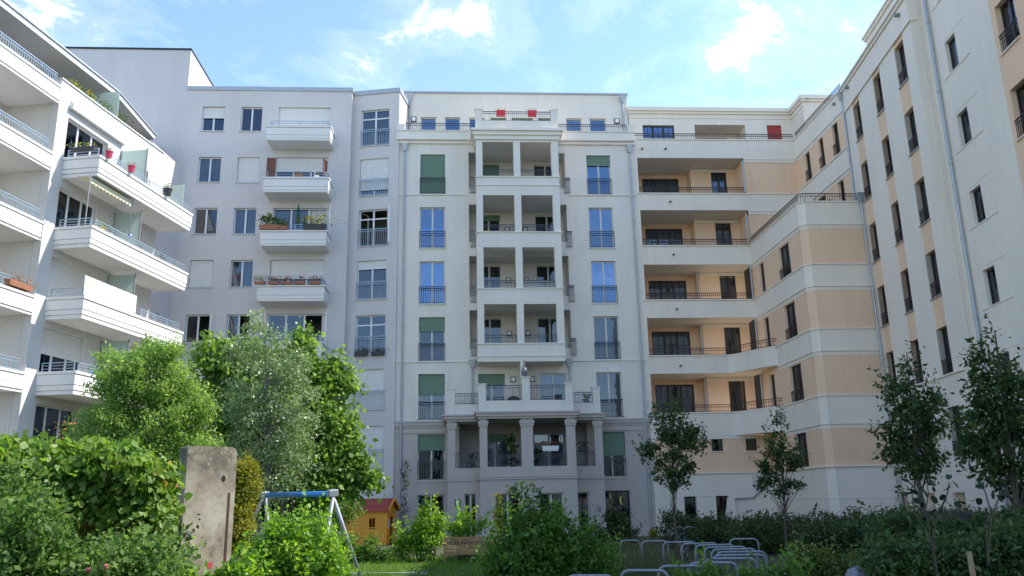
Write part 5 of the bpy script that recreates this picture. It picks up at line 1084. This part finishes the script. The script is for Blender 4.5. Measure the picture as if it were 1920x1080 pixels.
for (l_, r_, lab) in HP:
    A_ = ground(*l_, .8); B_ = ground(*r_, .8); A_.z = B_.z = 0; cen = (A_+B_)/2; o = thing('bicycle_hoop', lab, 'bike rack', cen, 0, 'galvanised bicycle hoops set in a curved row'); u = (B_-A_).normalized(); R_ = .13; pts = [A_]
    for k in range(7): a = k/6*math.pi/2; pts.append(A_+u*(R_-R_*math.cos(a))+Vector((0, 0, .8-R_+R_*math.sin(a))))
    for k in range(7): a = k/6*math.pi/2; pts.append(B_-u*(R_-R_*math.sin(a))+Vector((0, 0, .8-R_+R_*math.cos(a))))
    pts.append(B_); b = MB(); b.tube(pts, .024, 10); b.build('hoop', MT['galv'], o, smooth=True)
    b = MB()
    for e in (A_, B_): b.lathe([(.07, 0), (.07, .012), (.03, .013)], tuple(e), 10)
    b.build('foot_plate', MT['galv'], o)
# bicycle
q = ground(1282, 1052); BK = thing('bicycle', 'dark bicycle with small orange reflectors parked between the hoops', 'bicycle', (q.x, q.y, 0), rad(62)); wm_ = wmat(BK); T = lambda x, y, z: tuple(wm_ @ Vector((x, y, z)))
for cxw, nm in ((-.52, 'rear_wheel'), (.55, 'front_wheel')):
    b = MB(); b.tube([T(cxw+.33*math.cos(k/24*6.2832), 0, .345+.33*math.sin(k/24*6.2832)) for k in range(25)], .018, 6, cap=False); w0 = b.build(nm, simple('tyre_rubber', (.035, .035, .038), .8), BK)
    b = MB()
    for k in range(16): a = k/16*6.283; b.bar(T(cxw, .02*(-1)**k, .345), T(cxw+.315*math.cos(a), 0, .345+.315*math.sin(a)), .003)
    b.tube([T(cxw, -.05, .345), T(cxw, .05, .345)], .02, 8); b.build('spokes', MT['galv'], w0)
    b = MB(); b.bar(T(cxw+.15, 0, .5), T(cxw+.2, 0, .56), .05, .012); b.build('reflector', ORP, w0)
b = MB()
for a, c_ in (((-.52, .345), (-.18, .28)), ((-.52, .345), (-.28, .78)), ((-.18, .28), (-.32, .92)), ((-.18, .28), (.36, .72)), ((-.27, .76), (.34, .84)), ((.32, .92), (.38, .66)), ((.38, .66), (.55, .345))): b.tube([T(a[0], 0, a[1]), T(c_[0], 0, c_[1])], .016, 7)
b.build('frame', simple('dark_blue_paint', (.04, .055, .09), .35), BK); b = MB(); b.tube([T(.28, -.28, 1.0), T(.33, -.12, 1.02), T(.32, 0, .95), T(.33, .12, 1.02), T(.28, .28, 1.0)], .013, 7); b.build('handlebar', MT['galv'], BK)
b = MB(); b.hexa([T(-.47, -.08, .93), T(-.2, -.02, .93), T(-.2, .02, .93), T(-.47, .08, .93), T(-.47, -.07, .99), T(-.2, -.015, .97), T(-.2, .015, .97), T(-.47, .07, .99)]); b.build('saddle', MT['black'], BK, bevel=.01)
b = MB(); b.tube([T(-.18, -.09, .28), T(-.18, .09, .28)], .05, 10); b.bar(T(-.18, .09, .28), T(-.06, .1, .16), .02); b.bar(T(-.18, -.09, .28), T(-.3, -.1, .4), .02); b.build('crank', MT['galv'], BK)
# boulder, stake, dark planter box, paving
q = ground(1604, 1095, 0); q = at(1604, 1078, 11); b = MB(); b.lathe([(.05, 0), (.16, .05), (.17, .35), (.15, .55), (.09, .64), (.02, .66)], (q.x, q.y, 0), 14)
b.v = [(x+.015*math.sin(9*z+3*x), y+.02*math.sin(7*z), z*(q.z+.1)/.66) for x, y, z in b.v]; o = b.build('boulder', simple('grey_granite', (.22, .22, .23), .85, 0, .3, 15, .8), None, smooth=True); tag(o, 'upright grey boulder with a rounded top at the edge of the paving', 'boulder')
A_ = at(1828, 1085, 9); B_ = at(1817, 1034, 9.1); b = MB(); A_.z = 0; b.tube([A_, B_], [.03, .024], 8); o = b.build('wooden_stake', simple('pale_stake_wood', (.33, .23, .13), .8, 0, .2, 14), None); tag(o, 'leaning pale wooden stake among the shrubs at the bottom right', 'stake')
A_ = at(1762, 958, 16); B_ = at(1818, 956, 15.8); PB = thing('dark_timber_box', 'dark weathered timber box rising above the shrubs under the cellar windows', 'box', ((A_.x+B_.x)/2, A_.y, 0)); DW = simple('dark_weathered_timber', (.045, .04, .042), .9, 0, .3, 12, .5)
for k in range(4):
    z1 = at(1790, 958+k*8, 16).z; b = MB(); b.hexa([(A_.x, A_.y, z1-.075), (B_.x+.03*k, B_.y, z1-.075), (B_.x, B_.y+.5, z1-.075), (A_.x, A_.y+.5, z1-.075), (A_.x, A_.y, z1), (B_.x+.03*k, B_.y, z1), (B_.x, B_.y+.5, z1), (A_.x, A_.y+.5, z1)]); b.build('plank', DW, PB)
b = MB(); b.box(A_.x+.02, B_.x-.02, A_.y+.02, A_.y+.45, 0, z1-.08); b.build('body', DW, PB)
pv = simple('light_concrete_paving', (.42, .41, .38), .9, 0, .12, 3, .3)
A_ = ground(1460, 1075); B_ = ground(1620, 1082); g = MB(); g.poly([(A_.x, A_.y, .008), (B_.x+.6, B_.y-.3, .008), (B_.x+.5, B_.y-6, .008), (A_.x-2, A_.y-6, .008)]); g.build('pavement', pv, None, kind='structure')
A_ = ground(655, 1080); B_ = ground(800, 1078.5); b = MB(); b.bar(Vector((A_.x, A_.y, .02)), Vector((B_.x, B_.y, .02)), .12, .12); b.build('kerb', pv, None, kind='structure')

# ================================================================== things on the balconies
PG = leafmat('pot_plant_leaves', [(.2, (.04, .08, .02)), (.55, (.09, .15, .03)), (.85, (.2, .24, .06))], .3, .3)
def cols(c): return leafmat('petals_%.2f_%.2f_%.2f' % c, [(.2, mul(c, .6)), (.6, c), (.9, mul(c, 1.15))], .25, .2)
FC_ = {}
def planter(nm, label, cat, pos_, size, ang, potmat, n=60, hgt=.3, flower=None, leaf=.06, group=None, round_=False, green=None, spread=1.0):
    o = thing(nm, label, cat, pos_, ang, group); sx, sy, sz = size; b = MB()
    if round_: b.lathe([(sx*.36, 0), (sx*.5, sz*.9), (sx*.55, sz*.9), (sx*.55, sz), (sx*.45, sz), (sx*.42, sz*.9)], (0, 0, 0), 12)
    else: b.hexa([(-sx/2*.92, -sy/2*.85, 0), (sx/2*.92, -sy/2*.85, 0), (sx/2*.92, sy/2*.85, 0), (-sx/2*.92, sy/2*.85, 0), (-sx/2, -sy/2, sz), (sx/2, -sy/2, sz), (sx/2, sy/2, sz), (-sx/2, sy/2, sz)]); 
    me = b.mesh('pot', potmat); link('pot', me, o)
    P = np.stack([RNG.normal(size=n)*sx*.3*spread, RNG.normal(size=n)*sy*.4*spread, sz+RNG.random(n)**.8*hgt], 1)
    link('foliage', leaf_mesh('foliage', P, leaf, green or PG, 0, .5), o)
    if flower is not None:
        k = max(12, n//3); P = np.stack([RNG.normal(size=k)*sx*.33*spread, RNG.normal(size=k)*sy*.4-.03, sz+.05+RNG.random(k)*hgt], 1)
        if flower not in FC_: FC_[flower] = cols(flower)
        link('flowers', leaf_mesh('flowers', P, leaf*.9, FC_[flower], 0, .8), o)['kind'] = 'stuff'
    return o
REDP = simple('red_glazed_pot', (.55, .03, .09), .4); TER = simple('terracotta', (.34, .14, .075), .8); DKP = simple('dark_grey_trough', (.05, .05, .06), .7); WHP = simple('white_flower_box', (.75, .74, .72), .5); YEL = simple('yellow_pot', (.75, .55, .05), .5)
L3 = lambda s_, d_, z_: Vector(F.pt(s_, d_, z_))
F = Facade(Lb, -15.35, 33.8, 78.5); A78 = rad(78.5)
planter('hanging_pot', 'red pot hung on the top white balcony rail nearest its front corner', 'flower pot', L3(.45, .1, 16.62), (.3, .3, .3), A78, REDP, 50, .18, None, round_=True, group='red pots on the top white balcony')
planter('hanging_pot', 'red pot hung farther along the top white balcony rail before the glass screen', 'flower pot', L3(2.1, .1, 16.62), (.3, .3, .3), A78, REDP, 50, .18, (.5, .1, .1), round_=True, group='red pots on the top white balcony')
planter('hanging_pot', 'dark pot with red flowers at the far end of the top white balcony', 'flower pot', L3(5.15, .1, 16.66), (.4, .4, .32), A78, DKP, 80, .25, (.6, .05, .05), round_=True)
planter('flower_trough', 'trough of yellow flowers on the end rail of the top white balcony', 'planter', L3(.1, -.9, 16.85), (1.1, .2, .18), A78-math.pi/2, DKP, 120, .22, (.65, .55, .06))
planter('flower_pot', 'yellow pot with a green plant on the second white balcony', 'flower pot', L3(1.0, -.25, 13.42), (.24, .24, .24), A78, YEL, 90, .45, None, round_=True)
planter('flower_pot', 'leafy pot plant halfway along the second white balcony', 'flower pot', L3(1.4, -.3, 13.42), (.3, .3, .2), A78, TER, 70, .35, None, round_=True)
planter('flower_trough', 'low green trough at the far end of the second white balcony', 'planter', L3(5.6, -.3, 13.42), (.9, .25, .2), A78, DKP, 120, .28, None)
planter('flower_trough', 'terracotta trough with green plants on the lower left loggia rail', 'planter', L3(-1.6, D+.0, 10.38), (1.3, .28, .22), A78, TER, 160, .26, (.6, .2, .05))
for k, s_ in enumerate((.6, 1.7, 2.9, 4.3)): planter('terrace_plant', ('first clump of yellow green leaves on the roof terrace edge from the left', 'second clump of yellow green leaves on the roof terrace edge', 'third clump of leaves on the roof terrace edge', 'tall leafy clump on the roof terrace beside the glass screen')[k], 'plant', L3(s_, D-.45, 20.02), (.8, .3, .2), A78, DKP, 150, .3+.08*k, (.5, .45, .06) if k < 2 else None, leaf=.09)
o = thing('fabric_screen', 'pale cream fabric screen tied along the third white balcony', 'screen', L3(1.8, -.02, 10.42), A78); b = MB(); n = 30
for k in range(n): x0 = -1.85+3.7*k/n; b.box(x0, x0+3.7/n-.008, -.012+.012*(k % 2), .0+.012*(k % 2), 0, .82)
link('cloth', b.mesh('cloth', simple('cream_cloth', (.72, .67, .56), .9)), o); b = MB(); b.box(-1.87, 1.87, .012, .03, .78, .82); link('rail', b.mesh('rail', MT['bluerail']), o)
o = thing('blue_ball', 'small blue ball hanging at the second white balcony post', 'ball', L3(2.95, -.2, 13.9)); b = MB(); b.lathe([(.02, -.09), (.07, -.06), (.09, 0), (.07, .06), (.02, .09)]); link('ball', b.mesh('ball', simple('blue_plastic', (.03, .12, .55), .3)), o); b = MB(); b.bar((0, 0, .09), (0, 0, 1.6), .008); link('string', b.mesh('string', MT['black']), o)
o = thing('trellis_plant', 'bare climbing stems on a trellis in the left loggia', 'plant', L3(-2.6, D-.9, 9.7)); b = MB()
for k in range(6): x = -.5+.2*k; b.tube([(x, 0, 0), (x+.05, .02, 1.0), (x+random.uniform(-.1, .1), 0, 2.0+random.uniform(-.3, .3))], .018, 5)
link('stems', b.mesh('stems', BARK), o); P = np.stack([RNG.uniform(-.55, .55, 160), RNG.normal(size=160)*.05, RNG.uniform(.1, 2.1, 160)], 1); link('foliage', leaf_mesh('foliage', P, .08, LH), o)
planter('balcony_bush', 'bushy plants with orange berries on the lowest white balcony behind the hedge', 'plant', L3(1.2, -.5, 4.2), (2.0, .5, .3), A78, DKP, 420, .8, (.7, .3, .08), leaf=.09)
planter('cat_bowl', 'light blue bowl with a plant on the fourth white balcony', 'flower pot', L3(1.75, -.4, 7.32), (.4, .4, .22), A78, simple('light_blue_plastic', (.1, .4, .65), .4), 40, .2, None, round_=True)
# grey building balconies
for x, lab, w_, ry in ((-10.55, 'brown wooden screen panel at the left end of the second grey balcony', .5, 0), (-7.6, 'brown wooden screen panel at the right end of the second grey balcony', .5, 75)):
    o = thing('wooden_screen', lab, 'screen', (x, 43.85 if ry == 0 else 44.1, 19.57), rad(ry), 'wooden screens on the second grey balcony'); b = MB()
    for k in range(4): b.box(-w_/2+k*w_/4, -w_/2+(k+1)*w_/4-.01, -.02, .02, 0, 1.25)
    link('panel', b.mesh('panel', MT['wood']), o)
planter('flower_pot', 'pot of orange flowers in the middle of the second grey balcony', 'flower pot', (-9.0, 43.72, 19.57), (.45, .2, .15), 0, TER, 60, .2, (.8, .35, .06))
planter('flower_pot', 'small white pot near the right screen of the second grey balcony', 'flower pot', (-8.0, 43.75, 19.57), (.25, .2, .15), 0, WHP, 50, .25, (.7, .7, .6))
planter('plant_trough', 'terracotta trough with spiky grass on the third grey balcony, left end', 'planter', (-10.4, 43.6, 16.5), (1.1, .3, .25), 0, TER, 260, .55, None, leaf=.16)
planter('plant_trough', 'round leafy plant beside the spiky grass on the third grey balcony', 'planter', (-9.65, 43.62, 16.5), (.45, .3, .2), 0, TER, 160, .42, None, leaf=.09)
planter('plant_trough', 'dark trough of overflowing green leaves on the third grey balcony, right end', 'planter', (-7.95, 43.62, 16.5), (1.3, .32, .3), 0, DKP, 420, .5, None, leaf=.1, green=LY, spread=1.2)
o = thing('closed_parasol', 'closed dark green parasol standing on the third grey balcony', 'parasol', (-9.0, 44.2, 15.8)); b = MB(); b.tube([(0, 0, 0), (0, 0, 2.35)], .02, 8); link('pole', b.mesh('pole', MT['galv']), o)
b = MB(); b.lathe([(.04, 1.0), (.13, 1.08), (.11, 1.6), (.07, 2.1), (.015, 2.4)], (0, 0, 0), 9); link('canopy', b.mesh('canopy', simple('dark_green_cloth', (.01, .09, .05), .8)), o)
for k, (x, c_, lab) in enumerate(((-10.7, (.5, .3, .1), 'leftmost flower box on the fourth grey balcony, greenish'), (-10.0, (.45, .03, .05), 'dark red flower box on the fourth grey balcony, second from the left'), (-9.3, (.5, .04, .07), 'crimson flower box on the fourth grey balcony, third from the left'), (-8.6, (.75, .12, .3), 'pink flower box on the fourth grey balcony, fourth from the left'), (-7.8, (.6, .15, .2), 'terracotta box with rosy flowers at the right of the fourth grey balcony'))):
    planter('flower_box', lab, 'flower box', (x, 43.5, 13.4), (.6, .22, .13), 0, TER, 150, .3, c_, group='flower boxes on the fourth grey balcony')
q = FA.pt(1.4, .12, 9.85)
for k, s_ in enumerate((.95, 1.9)): planter('window_box', ('left dark heather box under the open fifth window of the slanted bay', 'right dark heather box under the open fifth window of the slanted bay')[k], 'window box', FA.pt(s_, .12, 9.75), (.75, .2, .2), FA.a, DKP, 160, .22, (.16, .05, .08), group='heather boxes on the slanted bay')
# centre building
for k, x in enumerate((2.35, 4.15)):
    planter('railing_planter', ('red flower box on the rooftop rail, left one', 'red flower box on the rooftop rail, right one')[k], 'flower box', (x, 43.42, 23.3), (.52, .25, .32), 0, simple('bright_red_plastic', (.65, .02, .04), .4), 70, .16, (.75, .72, .6), group='red boxes on the rooftop rail')
o = thing('balcony_table', 'reddish wooden table on the fourth floor loggia behind the rail', 'table', (2.55, 44.3, 15.85)); b = MB(); b.box(-.45, .45, -.3, .3, .68, .72); link('table_top', b.mesh('table_top', simple('red_wood', (.33, .10, .05), .6)), o)
for x in (-.4, .36):
    for y in (-.26, .22): b = MB(); b.box(x, x+.04, y, y+.04, 0, .68); link('leg', b.mesh('leg', MT['wood']), o)
o = thing('folding_chair', 'yellow folding chair at the left of the fourth floor loggia', 'chair', (1.55, 44.2, 15.85)); YM = simple('yellow_paint', (.7, .5, .04), .5)
b = MB(); b.box(-.2, .2, -.2, .2, .43, .46); link('seat', b.mesh('seat', YM), o); b = MB(); b.box(-.2, .2, .18, .21, .62, .86); link('backrest', b.mesh('backrest', YM), o)
for x in (-.19, .17):
    for y0, y1 in ((-.2, .19), (.2, -.1)): b = MB(); b.bar((x, y0, 0), (x, y1, .45 if y1 < 0 else .86), .025); link('leg', b.mesh('leg', YM), o)
o = thing('lattice_screen', 'pale lattice cloth fixed behind the rail of the third floor right loggia', 'screen', (4.3, 43.78, 13.1)); b = MB()
for k in range(14): b.box(-.85+k*.125, -.85+k*.125+.05, -.006, .006, 0, .5)
for k in range(5): b.box(-.88, .86, .008, .018, .02+k*.11, .07+k*.11)
link('lattice', b.mesh('lattice', simple('pale_lattice', (.62, .62, .6), .8)), o)
o = thing('covered_grill', 'rounded grill under a black cover on the first terrace', 'grill', (2.75, 43.3, 6.35)); b = MB(); b.lathe([(.3, 0), (.3, .5), (.36, .6), (.3, .78), (.12, .88), (.02, .9)], (0, 0, 0), 14); link('cover', b.mesh('cover', MT['black']), o)
planter('flower_box', 'white window box with red flowers in the lower right loggia', 'flower box', (4.55, 42.75, 4.35), (.85, .22, .26), 0, WHP, 160, .22, (.7, .04, .06))
b_ = planter('loggia_palm', 'tall leafy house plant in the lower left loggia', 'plant', (2.6, 43.6, 3.1), (.4, .4, .35), 0, TER, 300, 1.7, None, leaf=.2, round_=True, green=LD, spread=1.2)
planter('dark_planter', 'dark bushy planter on the rail at the right end of the lower loggia', 'planter', (6.35, 43.55, 4.35), (.5, .22, .22), 0, DKP, 140, .3, None, green=LD, leaf=.08)
planter('potted_plant', 'small potted shrub in the left end of the lower loggia', 'plant', (.55, 44.0, 3.1), (.35, .35, .35), 0, DKP, 160, .9, None, green=LD, leaf=.1, round_=True)
planter('potted_plant', 'small dark potted shrub at the right end of the first terrace', 'plant', (6.7, 44.1, 6.25), (.35, .35, .35), 0, DKP, 160, .8, None, green=LD, leaf=.1, round_=True)
planter('loggia_plant', 'big dark potted plant on the lower right loggia left corner', 'plant', (3.9, 43.5, 3.1), (.4, .4, .35), 0, DKP, 200, 1.1, None, green=LD, leaf=.14, round_=True)
MOON = simple('yellow_paper', (.90, .66, .16), .7)
for k, (x, z, r) in enumerate(((7.92, 2.08, .13), (8.5, 1.86, .22))):
    o = thing('moon_ornament', ('small yellow crescent ornament in the dark entrance door, upper left', 'larger yellow crescent ornament in the dark entrance door')[k], 'ornament', (x, 44.94, z)); b = MB(); n = 12
    for i in range(n):
        a0, a1 = math.pi*(i/n-.5)+math.pi, math.pi*((i+1)/n-.5)+math.pi; f = lambda a: (r*math.cos(a)*.55, r*math.sin(a)); g_ = lambda a: (r*math.cos(a)*.12, r*math.sin(a))
        (xa, za), (xb, zb), (xc, zc), (xd, zd) = f(a0), f(a1), g_(a1), g_(a0)
        b.hexa([(xa, -.01, za), (xd, -.01, zd), (xd, .01, zd), (xa, .01, za), (xb, -.01, zb), (xc, -.01, zc), (xc, .01, zc), (xb, .01, zb)])
    link('crescent', b.mesh('crescent', MOON), o)
    b = MB(); b.bar((0, 0, r), (0, 0, 2.3-z), .004); link('thread', b.mesh('thread', MT['black']), o)
planter('terrace_shrub', 'long dark shrub trough behind the railing on top of the rounded corner bay', 'planter', (18.0, 38.2, 15.4), (1.6, .4, .35), 0, DKP, 500, .45, None, green=LD, leaf=.09)
planter('climbing_plant', 'dark climbing plant in front of the ground floor window right of the playhouse', 'plant', (-2.9, 44.4, 0), (.4, .3, .1), 0, DKP, 420, 4.0, None, green=LD, leaf=.1, spread=.9)
